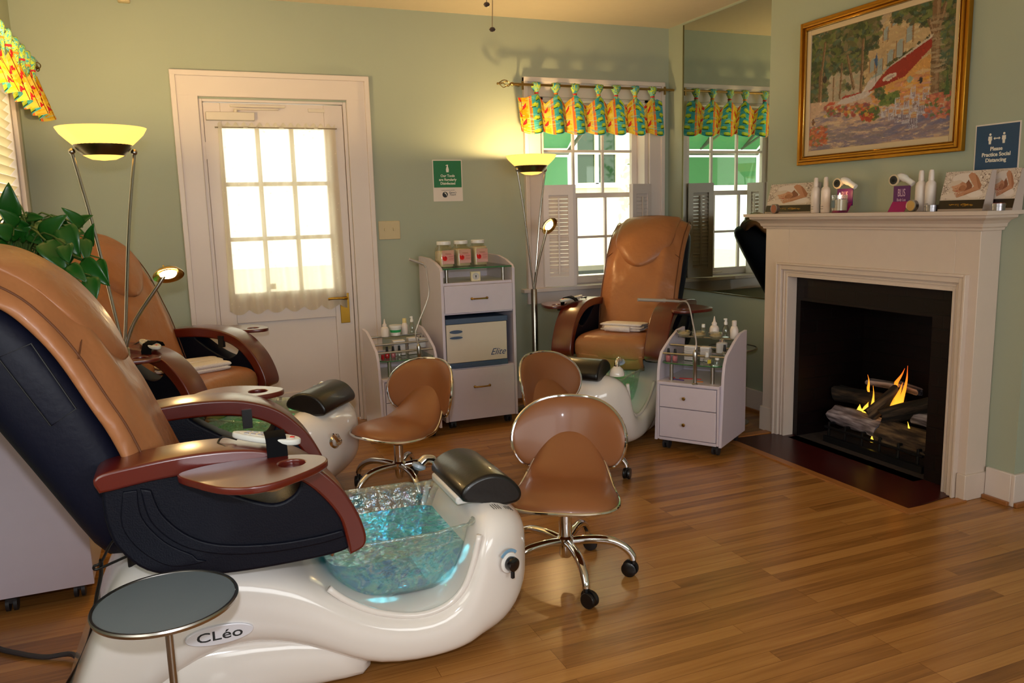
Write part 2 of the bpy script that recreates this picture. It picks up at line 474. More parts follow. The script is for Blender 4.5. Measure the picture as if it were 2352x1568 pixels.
# the door leaf: stiles, rails, nine lights over one panel
GLASS = clear_mat('window_glass', (0.97, 0.98, 0.96), 0.03, 0.02)
BRASS = mat('aged_brass', (168, 128, 48), 0.28, 1.0, noise=0.12, nscale=25)
lx0, lx1, ly0, ly1 = DX0+.023, DX1-.023, YB+.012, YB+.056
gx0, gx1, gz0, gz1 = 0.285, 0.895, 0.885, 1.885
b = B()
b.box(lx0, gx0, ly0, ly1, .012, 2.03).box(gx1, lx1, ly0, ly1, .012, 2.03).box(gx0, gx1, ly0, ly1, gz1, 2.03)
b.box(gx0, gx1, ly0, ly1, .70, gz0).box(gx0, gx1, ly0, ly1, .012, .23).box(gx0-.01, gx1+.01, ly0+.016, ly1-.005, .22, .71)
for k in (1, 2):
    x = gx0+(gx1-gx0)*k/3; b.box(x-.012, x+.012, ly0+.006, ly1, gz0, gz1)
    z = gz0+(gz1-gz0)*k/3; b.box(gx0, gx1, ly0+.007, ly1-.001, z-.012, z+.012)
door = struct(b.done('door_1', TRIM, bevel=0.003))
B().box(gx0, gx1, ly0+.024, ly0+.028, gz0, gz1).done('pane', GLASS, door, smooth=0)
# lever handle on a long brass plate
h = B().box(.925, .985, ly0-.005, ly0, .655, .85)
h.done('lock_plate', BRASS, door, bevel=0.002)
hb = B().cyl((.962, ly0-.004, .82), (.962, ly0-.045, .82), .011)
hb.tube(crv([(.966, ly0-.045, .82), (.94, ly0-.050, .822), (.88, ly0-.048, .824), (.845, ly0-.042, .821)], 5), [.010]*6+[.008]*10, 10)
hb.done('door_handle', BRASS, door)
cb = B().box(.20, .475, ly0-.05, ly0, 1.925, 1.972)
cb.tube([(.37, ly0-.03, 1.972), (.37, ly0-.03, 1.99)], .012, 10)
cb.box(.36, .62, ly0-.036, ly0-.022, 1.988, 1.998)
cb.box(.34, .66, YB-.012, YB+.0, 2.005, 2.018)
cb.done('door_closer', mat('closer_paint', (214, 204, 190), .4), door, bevel=0.003)
B().box(.80, .90, ly0-.012, ly0, 1.985, 2.006).done('alarm_contact', mat('closer_paint', (214, 204, 190), .4), door, bevel=0.002)
for z in (.25, 1.75): B().box(lx0-.012, lx0+.004, ly0-.008, ly0, z-.05, z+.05).done('hinge', TRIM, door)
B().box(.50, .535, ly0+.0215, ly0+.0235, .90, .935).done('window_sticker', mat('sticker', (196, 166, 110), .6), door, smooth=0)

# sheer lace curtain on a thin rod
def sheer_mat():
    m = bpy.data.materials.new('sheer_lace'); m.use_nodes = True
    nt = m.node_tree; N = nt.nodes; L = nt.links; N.remove(N['Principled BSDF'])
    tr = N.new('ShaderNodeBsdfTransparent'); tl = N.new('ShaderNodeBsdfTranslucent'); df = N.new('ShaderNodeBsdfDiffuse')
    tl.inputs[0].default_value = srgb(244, 236, 214); df.inputs[0].default_value = srgb(232, 222, 205)
    a = N.new('ShaderNodeMixShader'); a.inputs[0].default_value = 0.6; L.new(df.outputs[0], a.inputs[1]); L.new(tl.outputs[0], a.inputs[2])
    c = N.new('ShaderNodeMixShader'); c.inputs[0].default_value = 0.62; L.new(tr.outputs[0], c.inputs[1]); L.new(a.outputs[0], c.inputs[2])
    tc = N.new('ShaderNodeTexCoord'); v = N.new('ShaderNodeTexVoronoi'); v.inputs['Scale'].default_value = 26; L.new(tc.outputs['Object'], v.inputs['Vector'])
    mr = N.new('ShaderNodeMapRange'); mr.inputs['From Min'].default_value = 0.02; mr.inputs['From Max'].default_value = 0.16; mr.inputs['To Min'].default_value = 0.92; mr.inputs['To Max'].default_value = 0.74
    L.new(v.outputs['Distance'], mr.inputs['Value']); L.new(mr.outputs[0], c.inputs[0])
    L.new(c.outputs[0], N['Material Output'].inputs[0]); return m
def curtain(u, v):
    x = .262+u*(.955-.262)
    flare = (1-v)*.03*(u-.5)
    top = 1.905+.012*math.sin(u*95)
    hem = .785-.03*abs(math.sin(u*PI*6.5))
    z = hem+(top-hem)*v
    a = .010*math.sin(u*62+1.2*math.sin(3*v))+.006*math.sin(u*23+2*v)
    return (x+flare, ly0-.030-a*(0.6+.4*(1-v)), z)
me = grid_mesh(150, 22, curtain)
cur = tag(finish('door_curtain', me, sheer_mat(), smooth=180), 'white sheer lace curtain with scalloped hem hanging over the door glass', 'curtain')
tag(B().tube([(.245, ly0-.032, 1.885), (.965, ly0-.032, 1.885)], .004, 8).tube([(.25, ly0, 1.885), (.25, ly0-.032, 1.885)], .004, 6).tube([(.96, ly0, 1.885), (.96, ly0-.032, 1.885)], .004, 6)
    .done('curtain_rod', mat('steel', (200, 198, 195), .25, 1.0)), 'thin metal rod holding the lace curtain on the door', 'curtain rod')

# ------------------------------------------------------------------ window in the back wall
struct(casing('trim_3', WX0, WX1, WZ1, 0.125, YB, z0=WZ0))
sl = B().box(2.20, 3.405, YB-.06, YB+.08, .775, .803).box(2.245, 3.37, YB-.022, YB, .69, .775)
struct(sl.done('trim_4', TRIM, bevel=0.004))
def sash(b, x0, x1, z0, z1, y, cols, rows, st=.045, mt=.018, bot=.05, top=.035):
    b.box(x0, x0+st, y, y+.035, z0, z1).box(x1-st, x1, y, y+.035, z0, z1)
    b.box(x0+st, x1-st, y, y+.035, z0, z0+bot).box(x0+st, x1-st, y, y+.035, z1-top, z1)
    for k in range(1, cols):
        x = x0+st+(x1-x0-2*st)*k/cols; b.box(x-mt/2, x+mt/2, y+.006, y+.03, z0+bot, z1-top)
    for k in range(1, rows):
        z = z0+bot+(z1-top-z0-bot)*k/rows; b.box(x0+st, x1-st, y+.007, y+.029, z-mt/2, z+mt/2)
b = B()
b.box(WX0, WX0+.03, YB, YB+T, WZ0, WZ1).box(WX1-.03, WX1, YB, YB+T, WZ0, WZ1).box(WX0, WX1, YB, YB+T, WZ1-.02, WZ1)
b.box(WX0, WX1, YB+.08, YB+T+.03, WZ0-.02, WZ0+.012)
sash(b, WX0+.03, WX1-.03, 1.43, WZ1-.02, YB+.105, 3, 2, bot=.035)
sash(b, WX0+.03, WX1-.03, WZ0+.012, 1.465, YB+.068, 3, 2)
win = struct(b.done('window_1', TRIM, bevel=0.002))
B().box(WX0+.06, WX1-.06, YB+.122, YB+.124, 1.45, 2.08).done('upper_pane', GLASS, win, smooth=0)
B().box(WX0+.06, WX1-.06, YB+.085, YB+.087, .85, 1.44).done('lower_pane', GLASS, win, smooth=0)
B().tube([(2.85, YB+.066, .83), (2.88, YB+.05, .832), (2.92, YB+.05, .832), (2.95, YB+.066, .83)], .005, 6).done('sash_lift', TRIM, win)

# plantation shutters: louvred panels folded back on hinges
def shutter_panel(name, p0, p1, z0, z1, parent, th=.022):
    p0, p1 = Vector((*p0, 0)), Vector((*p1, 0)); d = (p1-p0); L = d.length; d.normalize()
    M = Matrix.Translation(p0) @ Matrix.Rotation(math.atan2(d.y, d.x), 4, 'Z')
    b = B(); s = .038
    b.box(0, s, -th/2, th/2, z0, z1, M).box(L-s, L, -th/2, th/2, z0, z1, M)
    b.box(s, L-s, -th/2, th/2, z0, z0+.07, M).box(s, L-s, -th/2, th/2, z1-.07, z1, M)
    n = int((z1-z0-.14)/.027)
    for k in range(n):
        z = z0+.07+(z1-z0-.14)*(k+.5)/n
        b.box(s, L-s, -.013, .013, -.0025, .0025, M @ Matrix.Translation((0, 0, z)) @ Matrix.Rotation(R(70), 4, 'X'))
    b.box(L/2-.006, L/2+.006, -th/2-.012, -th/2-.004, z0+.09, z1-.09, M)
    o = b.done(name, TRIM, parent); return o
sh = thing('window_shutters', 'white louvred cafe shutter pair folded back at the left of the window', 'shutter', (2.39, 5.19, WZ0), 0, 'cafe shutters at the window')
o0 = Vector((2.39, 5.19))
def rel(p): return (p[0]-o0.x, p[1]-o0.y)
shutter_panel('hinge_panel', rel((2.375, 5.185)), rel((2.575, 5.115)), .01, .72, sh)
shutter_panel('fold_panel', rel((2.585, 5.118)), rel((2.622, 5.262)), .01, .72, sh)
o0 = Vector((3.23, 5.19))
sh2 = thing('window_shutters', 'white louvred cafe shutter pair folded back at the right of the window', 'shutter', (3.23, 5.19, WZ0), 0, 'cafe shutters at the window')
shutter_panel('hinge_panel', rel((3.055, 5.125)), rel((3.245, 5.178)), .01, .72, sh2)
shutter_panel('fold_panel', rel((3.062, 5.155)), rel((3.225, 5.212)), .01, .72, sh2)

# ------------------------------------------------------------------ left window with white blinds
b = B()
b.box(XL-.12, XL, LY0, LY0+.03, WZ0, WZ1).box(XL-.12, XL, LY1-.03, LY1, WZ0, WZ1).box(XL-.12, XL, LY0, LY1, WZ1-.03, WZ1).box(XL-.12, XL+.04, LY0-.1, LY1+.1, WZ0-.03, WZ0)
b.box(XL, XL+.022, LY0-.09, LY0, WZ0, WZ1+.09).box(XL, XL+.022, LY1, LY1+.09, WZ0, WZ1+.09).box(XL, XL+.0225, LY0-.09, LY1+.09, WZ1, WZ1+.09)
b.box(XL-.08, XL-.05, LY0+.03, LY1-.03, 1.43, 1.47).box(XL-.08, XL-.05, LY0+.6, LY0+.62, WZ0, WZ1)
w2 = struct(b.done('window_2', TRIM, bevel=.002))
B().box(XL-.066, XL-.064, LY0+.03, LY1-.03, WZ0, WZ1-.03).done('pane', GLASS, w2, smooth=0)
SLAT = mat('blind_slat', (240, 232, 212), .5)
nt = SLAT.node_tree; tl = nt.nodes.new('ShaderNodeBsdfTranslucent'); tl.inputs[0].default_value = srgb(255, 244, 214)
mx = nt.nodes.new('ShaderNodeMixShader'); mx.inputs[0].default_value = .45
nt.links.new(pbsdf(SLAT).outputs[0], mx.inputs[1]); nt.links.new(tl.outputs[0], mx.inputs[2]); nt.links.new(mx.outputs[0], nt.nodes['Material Output'].inputs[0])
b = B()
for k in range(27):
    b.box(-.022, .022, LY0+.035, LY1-.035, -.0012, .0012, Matrix.Translation((XL-.022, 0, WZ0+.03+k*.046)) @ Matrix.Rotation(R(-50), 4, 'Y'))
b.box(XL-.045, XL-.003, LY0+.033, LY1-.033, 2.05, 2.088)
tag(b.done('window_blind', SLAT, smooth=0), 'white slatted blind hanging in the left window', 'blind')

# ------------------------------------------------------------------ outside
GR = mat('court_ground', (196, 188, 168), .9, noise=.1, nscale=4)
struct(B().box(-14, 16, YB+.2, 30, -.5, -.38).box(-14, XL-.2, -8, YB+.2, -.5, -.38).done('ground', GR, smooth=0))
STUCCO = mat('outdoor_stucco', (238, 228, 198), .8, noise=.03)
DARKG = mat('dark_window_glass', (32, 58, 36), .1, spec=.8)
nb = thing('neighbour_house', 'sunlit cream house with white columns and small-paned dark windows across the court', 'house', (5.2, 12.0, -.38))
B().box(-1.6, 7, 0, .4, 0, 5.4).box(-1.9, 7.2, -.4, .4, 5.4, 5.7).done('wall', STUCCO, nb, smooth=0)
for x, z in ((-1.0, 2.15), (1.25, 2.15), (4.2, 2.15), (3.2, .4)):
    f = B().box(x-.38, x+.38, -.04, .0, z, z+1.5).done('window', DARKG, nb, smooth=0)
    fb = B().box(x-.44, x-.36, -.08, -.04, z-.06, z+1.56).box(x+.36, x+.44, -.08, -.04, z-.06, z+1.56).box(x-.36, x+.36, -.08, -.04, z+1.48, z+1.56).box(x-.36, x+.36, -.08, -.04, z-.06, z+.02)
    fb.box(x-.03, x+.03, -.08, -.04, z, z+1.5)
    for q in (.5, 1.0): fb.box(x-.36, x+.36, -.079, -.041, z+q-.02, z+q+.02)
    fb.done('window_frame', mat('outdoor_white', (250, 244, 224), .6), f, smooth=0)
for x in (-1.3, .35):
    B().lathe([(.16, 0), (.16, .15), (.12, .2), (.11, 3.4), (.15, 3.5), (.17, 3.65)], (x, -.7, 0), 16).done('column', mat('outdoor_white', (250, 244, 224), .6), nb)
# green awning over the doorway, seen through the window
AWN = mat('awning_canvas', (128, 172, 140), .8)
nt = AWN.node_tree; tl = nt.nodes.new('ShaderNodeBsdfTranslucent'); tl.inputs[0].default_value = srgb(136, 190, 148)
mx = nt.nodes.new('ShaderNodeMixShader'); mx.inputs[0].default_value = .6
nt.links.new(pbsdf(AWN).outputs[0], mx.inputs[1]); nt.links.new(tl.outputs[0], mx.inputs[2]); nt.links.new(mx.outputs[0], nt.nodes['Material Output'].inputs[0])
aw = thing('awning', 'green canvas awning with grey rods outside the window', 'awning', (1.3, YB+.16, 2.34))
ax0, ax1, ay = -.10, 2.13, 1.55
B().loft([[(ax0, 0, .75), (ax0, ay, -.42), (ax0, ay+.01, -.42), (ax0, .01, .76)], [(ax1, 0, .75), (ax1, ay, -.42), (ax1, ay+.01, -.42), (ax1, .01, .76)]]).done('canopy', AWN, aw, smooth=0)
B().box(ax0, ax1, ay, ay+.012, -.78, -.50).done('valance', AWN, aw, smooth=0)
b = B().tube([(ax0, ay-.02, -.46), (ax1, ay-.02, -.46)], .022, 8).tube([(ax1, 0, .3), (ax1, ay, -.46)], .018, 8).tube([(ax0, 0, .3), (ax0, ay, -.46)], .018, 8)
for x in (.1, .6, 1.1, 1.6): b.tube([(x, .1, .55), (x, ay-.05, -.4)], .014, 6).tube([(x, .1, .1), (x+.03, ay-.05, -.42)], .012, 6)
b.done('frame', mat('awning_frame', (120, 122, 112), .5, .6), aw)
# patio table and shrubs low outside
pt = thing('patio_table', 'dark metal garden table outside the window', 'table', (4.52, 8.3, -.38))
B().box(-.55, .75, -.35, .35, 1.02, 1.06).done('table_top', mat('dark_iron', (28, 34, 26), .5), pt)
for x in (-.45, .6):
    for y in (-.28, .28): B().tube(crv([(x, y, 0), (x*.8, y*.8, .4), (x, y, 1.02)], 4), .02, 6).done('leg', mat('dark_iron', (28, 34, 26), .5), pt)
LEAFO = mat('shrub_leaf', (70, 112, 38), .6, noise=.3, nscale=9)
rng = random.Random(3)
def shrub(name, label, c, r, h, n):
    t = thing(name, label, 'shrub', c, 0, 'shrubs outside the window')
    b = B()
    for i in range(n):
        a = rng.uniform(0, 2*PI); q = r*math.sqrt(rng.random()); z = h*rng.random()
        q *= math.sqrt(max(.05, 1-(z/h-.35)**2))
        M = Matrix.Translation((q*math.cos(a), q*math.sin(a), z)) @ Matrix.Rotation(rng.uniform(0, 6), 4, 'Z') @ Matrix.Rotation(rng.uniform(-1, 1), 4, 'X')
        s = rng.uniform(.05, .1)
        v = [b.b.verts.new(M @ Vector(p)) for p in ((0, 0, 0), (s*.5, s*.7, .02), (0, s*1.6, 0), (-s*.5, s*.7, .02))]
        b.b.faces.new(v)
    b.done('foliage', LEAFO, t, smooth=0)
    B().tube([(0, 0, -.02), (0, 0, h*.7)], .03, 6).done('stem', mat('bark', (90, 70, 50), .9), t)
shrub('shrub', 'low rounded green shrub beneath the garden table', (3.98, 7.15, -.38), .42, .95, 500)
shrub('shrub', 'tall green shrub climbing beside the cream house', (7.4, 11.3, -.38), .6, 3.8, 900)

# ------------------------------------------------------------------ mirror on the right wall
mr = thing('wall_mirror', 'tall frameless wall mirror beside the window, from ceiling to chair height', 'mirror', (XR-.001, 4.49, .755))
MIR = mat('mirror_silver', (205, 214, 205), .0, 1.0); 
B().box(-.008, -.001, -.515, .515, 0, 1.855).done('glass', MIR, mr, smooth=0)
B().box(-.012, 0, -.52, .52, -.008, 0).box(-.012, 0, .515, .521, 0, 1.855).done('edge_trim', mat('mirror_edge', (120, 110, 70), .35, .8), mr)
# ------------------------------------------------------------------ pedicure chairs
LEATH = mat('tan_leather', (154, 100, 62), .40, noise=.06, nscale=5, bump=.9, bscale=11, coat=.05)
BLKL = mat('black_leather', (12, 14, 30), .5, spec=.2, noise=.05, bump=.1, bscale=60)
BLKP = mat('black_plastic', (10, 12, 23), .45, spec=.2, noise=.05, bump=.12, bscale=260)
WOOD = mat('mahogany_lacquer', (84, 17, 7), .3, noise=.18, nscale=3, stretch=(2, 30, 2), coat=.8)
pbsdf(WOOD).inputs['Coat Roughness'].default_value = .26
GELC = mat('white_gelcoat', (226, 220, 214), .14, noise=.015, nscale=2, coat=.6)
CHR = mat('chrome', (225, 225, 228), .08, 1.0)
STEEL = mat('brushed_steel', (176, 172, 166), .28, 1.0)
SEAM = mat('seam_thread', (92, 52, 26), .7)
BSEAM = mat('black_seam', (8, 8, 12), .5)
BLK = mat('black_vinyl', (16, 15, 16), .33, bump=.05, bscale=90, coat=.15)
DARKMET = mat('black_metal', (14, 14, 16), .45)
WHITEP = mat('white_plastic', (228, 226, 222), .3)

def sring(x, w, z0, z1, n=4.0, k=28):
    zc, hz = (z0+z1)/2, (z1-z0)/2
    f = lambda c, e: math.copysign(abs(c)**(2/e), c)
    return [(x, w*f(math.cos(2*PI*j/k), n), zc+hz*f(math.sin(2*PI*j/k), n)) for j in range(k)]
def sring2(p0, p1, w, n=4.0, k=28):
    """superellipse ring between two points of the x-z plane, half width w in y"""
    f = lambda c, e: math.copysign(abs(c)**(2/e), c)
    cx, cz = (p0[0]+p1[0])/2, (p0[1]+p1[1])/2; dx, dz = (p0[0]-p1[0])/2, (p0[1]-p1[1])/2
    return [(cx+dx*f(math.sin(2*PI*j/k), n), w*f(math.cos(2*PI*j/k), n), cz+dz*f(math.sin(2*PI*j/k), n)) for j in range(k)]

def plate(outer, holes=(), th=.02, bevel=.003, yc=0.0):
    """x-z outline given thickness along y"""
    me = curve_mesh([outer, *holes], extrude=max(th/2-bevel, .0001), bevel=bevel)
    me.transform(Matrix.Translation((0, yc, 0)) @ XZ)
    return me

WOOD_OUT = crv([(-.223, .716), (-.225, .746), (-.14, .760), (-.02, .769), (.10, .764), (.19, .742), (.26, .704), (.325, .636), (.365, .565), (.386, .50), (.382, .468), (.354, .455)], 5)
WOOD_IN = crv([(.349, .485), (.335, .55), (.30, .61), (.25, .665), (.185, .704), (.10, .727), (0, .733), (-.11, .729), (-.2, .718)], 5)
SHELL = crv([(-.205, .735), (-.216, .69), (-.212, .62), (-.192, .56), (-.14, .50), (-.06, .472), (.04, .457), (.16, .453), (.29, .456), (.345, .466), (.352, .49), (.338, .56), (.30, .625), (.25, .678), (.185, .715), (.10, .74), (0, .745), (-.1, .742)], 4, loop=True)
HOLE = crv([(-.03, .722), (.03, .672), (.10, .63), (.17, .606), (.222, .625), (.243, .662), (.235, .69), (.18, .706), (.10, .722), (.02, .729)], 5, loop=True)

def pad_loft(C, w, v0, v1, off, th, drop, n=22, m=20, y0=0.0, power=2.4, wr=0.0, seed=0, bulge=0.0):
    """a cushion following the curve C (x-z) with half width w(v)"""
    P = np.array(C); k = len(P)
    def at(v):
        i = min(int(v*(k-1)), k-2); t = v*(k-1)-i
        p = P[i]*(1-t)+P[i+1]*t; q = P[min(i+2, k-1)]-P[max(i-1, 0)]; q = q/np.linalg.norm(q)
        return p, np.array([q[1], -q[0]])
    rings = []
    for a in range(n+1):
        v = v0+(v1-v0)*a/n; p, N = at(v); ww = w(v)
        edge = min(1, math.sqrt(max(0, 1-abs(2*a/n-1)**8)))
        fr, bk = [], []
        for j in range(m+1):
            u = -1+2*j/m; k_ = min(1, max(0, (v-.66)/.2)); d = drop*(1-.7*k_*k_*(3-2*k_))*abs(u)**power
            tt = th*(0.25+.75*math.sqrt(max(0, 1-abs(u)**6)))*(.35+.65*edge)
            wz = wr*(math.sin(9*v*PI+3*u+seed)*math.cos(4*u+7*v)+.6*math.sin(23*v+8*u*u+seed*2))
            b = bulge*math.exp(-((abs(u)-.62)/.16)**2)
            f = p+N*(off+b+wz+tt-d); g = p+N*(off-tt-d)
            fr.append((f[0], y0+u*ww, f[1])); bk.append((g[0], y0+u*ww*.985, g[1]))
        rings.append(fr+bk[::-1])
    return rings, at

def make_chair(label, loc, rz, tint, lamp, knob, badge, ty=0.0, faucet=False):
    t = thing('pedicure_chair', label, 'chair', loc, rz, 'pedicure spa chairs')
    # --- tub body
    st = [(-.405, 0, .05, .20), (-.375, 0, .12, .245), (-.335, 0, .215, .27), (-.285, 0, .335, .28), (-.24, 0, .43, .283), (-.19, .05, .468, .286), (-.1, .125, .468, .29),
          (0, .175, .452, .294), (.1, .18, .428, .297), (.2, .15, .388, .30), (.28, .11, .335, .302), (.35, .07, .275, .304), (.43, .035, .225, .305), (.54, .022, .188, .305), (.63, .02, .195, .303), (.69, .022, .235, .30),
          (.725, .024, .31, .298), (.75, .027, .40, .295), (.78, .032, .452, .29), (.83, .045, .456, .275), (.88, .075, .44, .245), (.92, .12, .41, .205), (.95, .17, .37, .15), (.965, .22, .33, .08)]
    B().loft([sring(*[s[0], s[3], s[1], s[2]]) for s in st]).done('tub_body', GELC, t, smooth=180, sub=1)
    pl = [(-.37, 0, .10, .2), (-.33, 0, .19, .25), (-.2, 0, .24, .268), (0, 0, .24, .272), (.2, 0, .22, .275), (.34, 0, .16, .27), (.44, .0, .06, .25)]
    B().loft([sring(s[0], s[3], s[1], s[2]) for s in pl]).done('tub_plinth', GELC, t, smooth=180, sub=1)
    zt = [(.30, .325), (.35, .277), (.43, .226), (.54, .190), (.63, .197), (.69, .238), (.725, .31), (.75, .40)]
    for s in (-1, 1): B().tube(crv([(x, s*.268, z-.010) for x, z in zt], 4), .010, 8).done('tub_lip', GELC, t, smooth=180)
    # --- glass bowl, water and pillar of light
    BOWL = clear_mat('pearl_glass', (.93, .98, .97), .10, .06, film=[(.62, .55, .72), (.35, .72, .75), (.82, .78, .55), (.30, .55, .78), (.85, .85, .82)], film_w=.22, bump=.6, bscale=38)
    def rr(x0, x1, w, z, wave=0.0, n=5.0, k=64):
        f = lambda c: math.copysign(abs(c)**(2/n), c)
        out = []
        for j in range(k):
            a = 2*PI*j/k; px = (x0+x1)/2+(x1-x0)/2*f(math.cos(a)); py = w*f(math.sin(a))
            out.append((px, py, z+wave*(math.sin(a*9)+.5*math.sin(a*23+1))))
        return out
    prof = [(.44, .66, .12, .196), (.385, .70, .165, .202), (.35, .725, .186, .23), (.325, .745, .20, .29), (.31, .76, .208, .35), (.302, .768, .215, .398)]
    bw = B()
    bw.loft([rr(*p) for p in prof], cap=False)
    bw.loft([rr(.302, .768, .215, .398), rr(.295, .776, .222, .408, .003), rr(.284, .788, .235, .412, .004), rr(.282, .790, .237, .405, .004), rr(.292, .78, .227, .398, .002)], cap=False)
    bowl = bw.done('foot_bath_bowl', BOWL, t, smooth=180)
    bb_ = B().loft([rr(.44, .66, .12, .197), rr(.40, .69, .15, .199)], cap=True)
    MOS = clear_mat('pearl_floor_'+tint[0], (.5, .8, .85), .1, .1, film=tint[2], film_w=.95, bump=.8, bscale=60)
    bb_.done('bowl_floor', MOS, bowl, smooth=0)
    WAT = clear_mat('bath_water_'+tint[0], tint[1], .10, .03, film=tint[2], film_w=.58, bump=.5, bscale=22)
    wt = B().loft([rr(.44, .66, .118, .201), rr(.388, .697, .162, .206), rr(.354, .722, .183, .232), rr(.329, .742, .197, .29), rr(.316, .755, .204, .335)], cap=True)
    wt.done('bath_water', WAT, t, smooth=60)
    lt = light('bath_lamp', 'POINT', (.66, 0, .30), tint[3], tint[4], .02); lt.parent = t; lt.location = (.58, 0.0, .30)
    jb = B().lathe([(.0, 0), (.022, .002), (.024, .012), (.012, .018), (0, .018)], (0, 0, 0), 16, M=Matrix.Rotation(R(-90), 4, 'Y'))
    jb.done('water_jet', CHR, t, loc=(.745, -.06, .315))
    # --- footrest roll on its pedestal
    B().box(.725, .90, -.135, .135, .44, .468).done('footrest_pedestal', WHITEP, t, bevel=.008)
    prof = crv([(.748, .468), (.752, .492), (.785, .514), (.835, .522), (.885, .505), (.918, .47), (.922, .446), (.90, .437), (.84, .437), (.80, .455)], 4, loop=True)
    me = plate(prof, th=.33, bevel=.012)
    finish('footrest_pad', me, BLK, t, smooth=35)
    # --- faucet with white dome and hand spray
    if badge is None: pass
    fx = (.0, .0, .0) if faucet else (-.035, -.012, -.035)
    fb = B().lathe([(.042, 0), (.042, .012), (.034, .035), (.018, .05), (0, .055)], (.80, .225, .445), 20)
    if faucet: fb.done('faucet_base', GELC, t, smooth=80)
    else: fb.b.free()
    fa = B().cyl((.80, .225, .485), (.80, .225, .505), .014).tube(crv([(.80, .225, .50), (.79, .225, .522), (.765, .225, .528), (.745, .222, .515)], 4), [.013]*4+[.014]*4+[.016]*5, 12)
    fau = fa.done('faucet', CHR, t, loc=fx)
    B().lathe([(.006, 0), (.024, .004), (.026, .014), (.014, .024), (0, .026)], (0, 0, 0), 16).done('hand_spray', mat('spray_grey', (150, 165, 180), .3), t, loc=(.742+fx[0], .222+fx[1], .517+fx[2]), rot=(0, R(205), 0))
    # --- control on the right flank
    Mk = Matrix.Translation((.835, -.283, .292)) @ Matrix.Rotation(R(90), 4, 'X') @ Matrix.Rotation(R(22), 4, 'Y')
    if knob == 'black':
        c = B().lathe([(.031, 0), (.031, .004), (.028, .006), (0, .006)], (0, 0, 0), 28, M=Mk); c.done('knob_escutcheon', WHITEP, t)
        c = B().lathe([(.021, .004), (.023, .018), (.021, .026), (.012, .03), (0, .03)], (0, 0, 0), 28, M=Mk); kb = c.done('air_knob', mat('knob_black', (12, 12, 16), .15, coat=.5), t, smooth=50)
        c = B().loft([[Mk @ Vector((math.cos(a)*r, math.sin(a)*r, z)) for a in [R(40+100*i/12) for i in range(13)]] for r, z in ((.034, .001), (.034, .004), (.043, .004), (.043, .001))], cap=False, closed=False); c.done('knob_label', mat('label_blue', (120, 160, 190), .4), t)
        c = B().box(-.005, .005, -.045, -.015, .012, .022, Mk); c.done('knob_lever', DARKMET, kb, bevel=.002)
    else:
        Mk = Matrix.Translation((.938, -.125, .30)) @ Vector((math.cos(R(-30)), math.sin(R(-30)), .12)).to_track_quat('Z', 'Y').to_matrix().to_4x4() @ Matrix.Rotation(R(200), 4, 'Z')
        c = B().lathe([(.045, 0), (.044, .006), (.032, .014), (.018, .03), (.016, .045), (.018, .058), (0, .060)], (0, 0, 0), 28, M=Mk); kb = c.done('valve', CHR, t, smooth=50)
        B().tube([Mk @ Vector(p) for p in ((0, 0, .05), (.008, -.02, .062), (.018, -.05, .066))], [.012, .010, .008], 10).done('valve_lever', CHR, kb)
    # --- seat
    B().box(-.2, .22, -.19, .19, .43, .50).box(-.14, .05, -.22, .22, .455, .50).done('seat_frame', DARKMET, t, bevel=.01)
    sr = [(-.17, .50, .56), (-.12, .475, .578), (0, .468, .584), (.14, .466, .588), (.24, .462, .59), (.31, .45, .585), (.345, .44, .565), (.362, .445, .52)]
    B().loft([sring(x, .232, a, b, 5.5) for x, a, b in sr]).done('seat', LEATH, t, smooth=180, sub=1)
    fl = B()
    me = grid_mesh(14, 8, lambda u, v: (.352+.006*math.sin(u*7)-(v-1)**2*.03, -.215+.43*u, .385+.09*v-.012*math.sin(u*PI)))
    finish('seat_skirt', me, LEATH, t, smooth=180, solid=.006)
    # --- back
    C = crv([(-.005, .545), (-.06, .683), (-.115, .842), (-.158, .935), (-.212, 1.05), (-.262, 1.13), (-.325, 1.203), (-.395, 1.248), (-.47, 1.262), (-.535, 1.234), (-.57, 1.18)], 6)
    rings = [((-.065, .51), (-.235, .455), .23), ((-.10, .61), (-.28, .505), .245), ((-.145, .73), (-.345, .63), .252), ((-.213, .92), (-.455, .83), .258), ((-.293, 1.07), (-.545, .99), .258), ((-.36, 1.15), (-.60, 1.10), .252), ((-.425, 1.195), (-.62, 1.155), .24), ((-.48, 1.215), (-.60, 1.20), .18)]
    back = B().loft([sring2(a, b, w, 3.4) for a, b, w in rings]).done('backrest_shell', BLKL, t, smooth=180, sub=1)
    sp = [(-.415, -.259, 1.035), (-.345, -.258, 1.062), (-.268, -.257, .895), (-.325, -.2595, .86)]
    B().tube(sp, .0022, 6, loop=True).done('pocket_seam', BSEAM, back)
    def wpad(v):
        return .270-.010*max(0, (v-.62)/.38)-.040*max(0, (v-.82)/.18)**2.5-.02*max(0, (.12-v)/.12)
    rg, at = pad_loft(C, wpad, 0.0, 1.0, -.024, .028, .058, n=56, m=32, wr=.0042, seed=1, bulge=.013)
    pad = B().loft(rg).done('back_pad', LEATH, t, smooth=180, sub=1)
    def surf(v, u, off=0.0, drop=.058):
        p, N = at(v); k_ = min(1, max(0, (v-.66)/.2)); q = p+N*(off-drop*(1-.7*k_*k_*(3-2*k_))*abs(u)**2.4); return (q[0], u*wpad(v), q[1])
    # piping along both edges, two long seams and the yoke seams
    for s in (-1, 1):
        sm = B()
        sm.tube([surf(v, s*.93, .003, .058) for v in np.linspace(.03, .92, 34)], .0028, 6)
        sm.tube([surf(v, s*.46, .0005) for v in np.linspace(.04, .36, 18)], .0022, 6)
        sm.tube([surf(.44-.05*i/8, s*(.62+.33*i/8), .0015) for i in range(9)], .0022, 6)
        sm.done('seam', SEAM, pad)
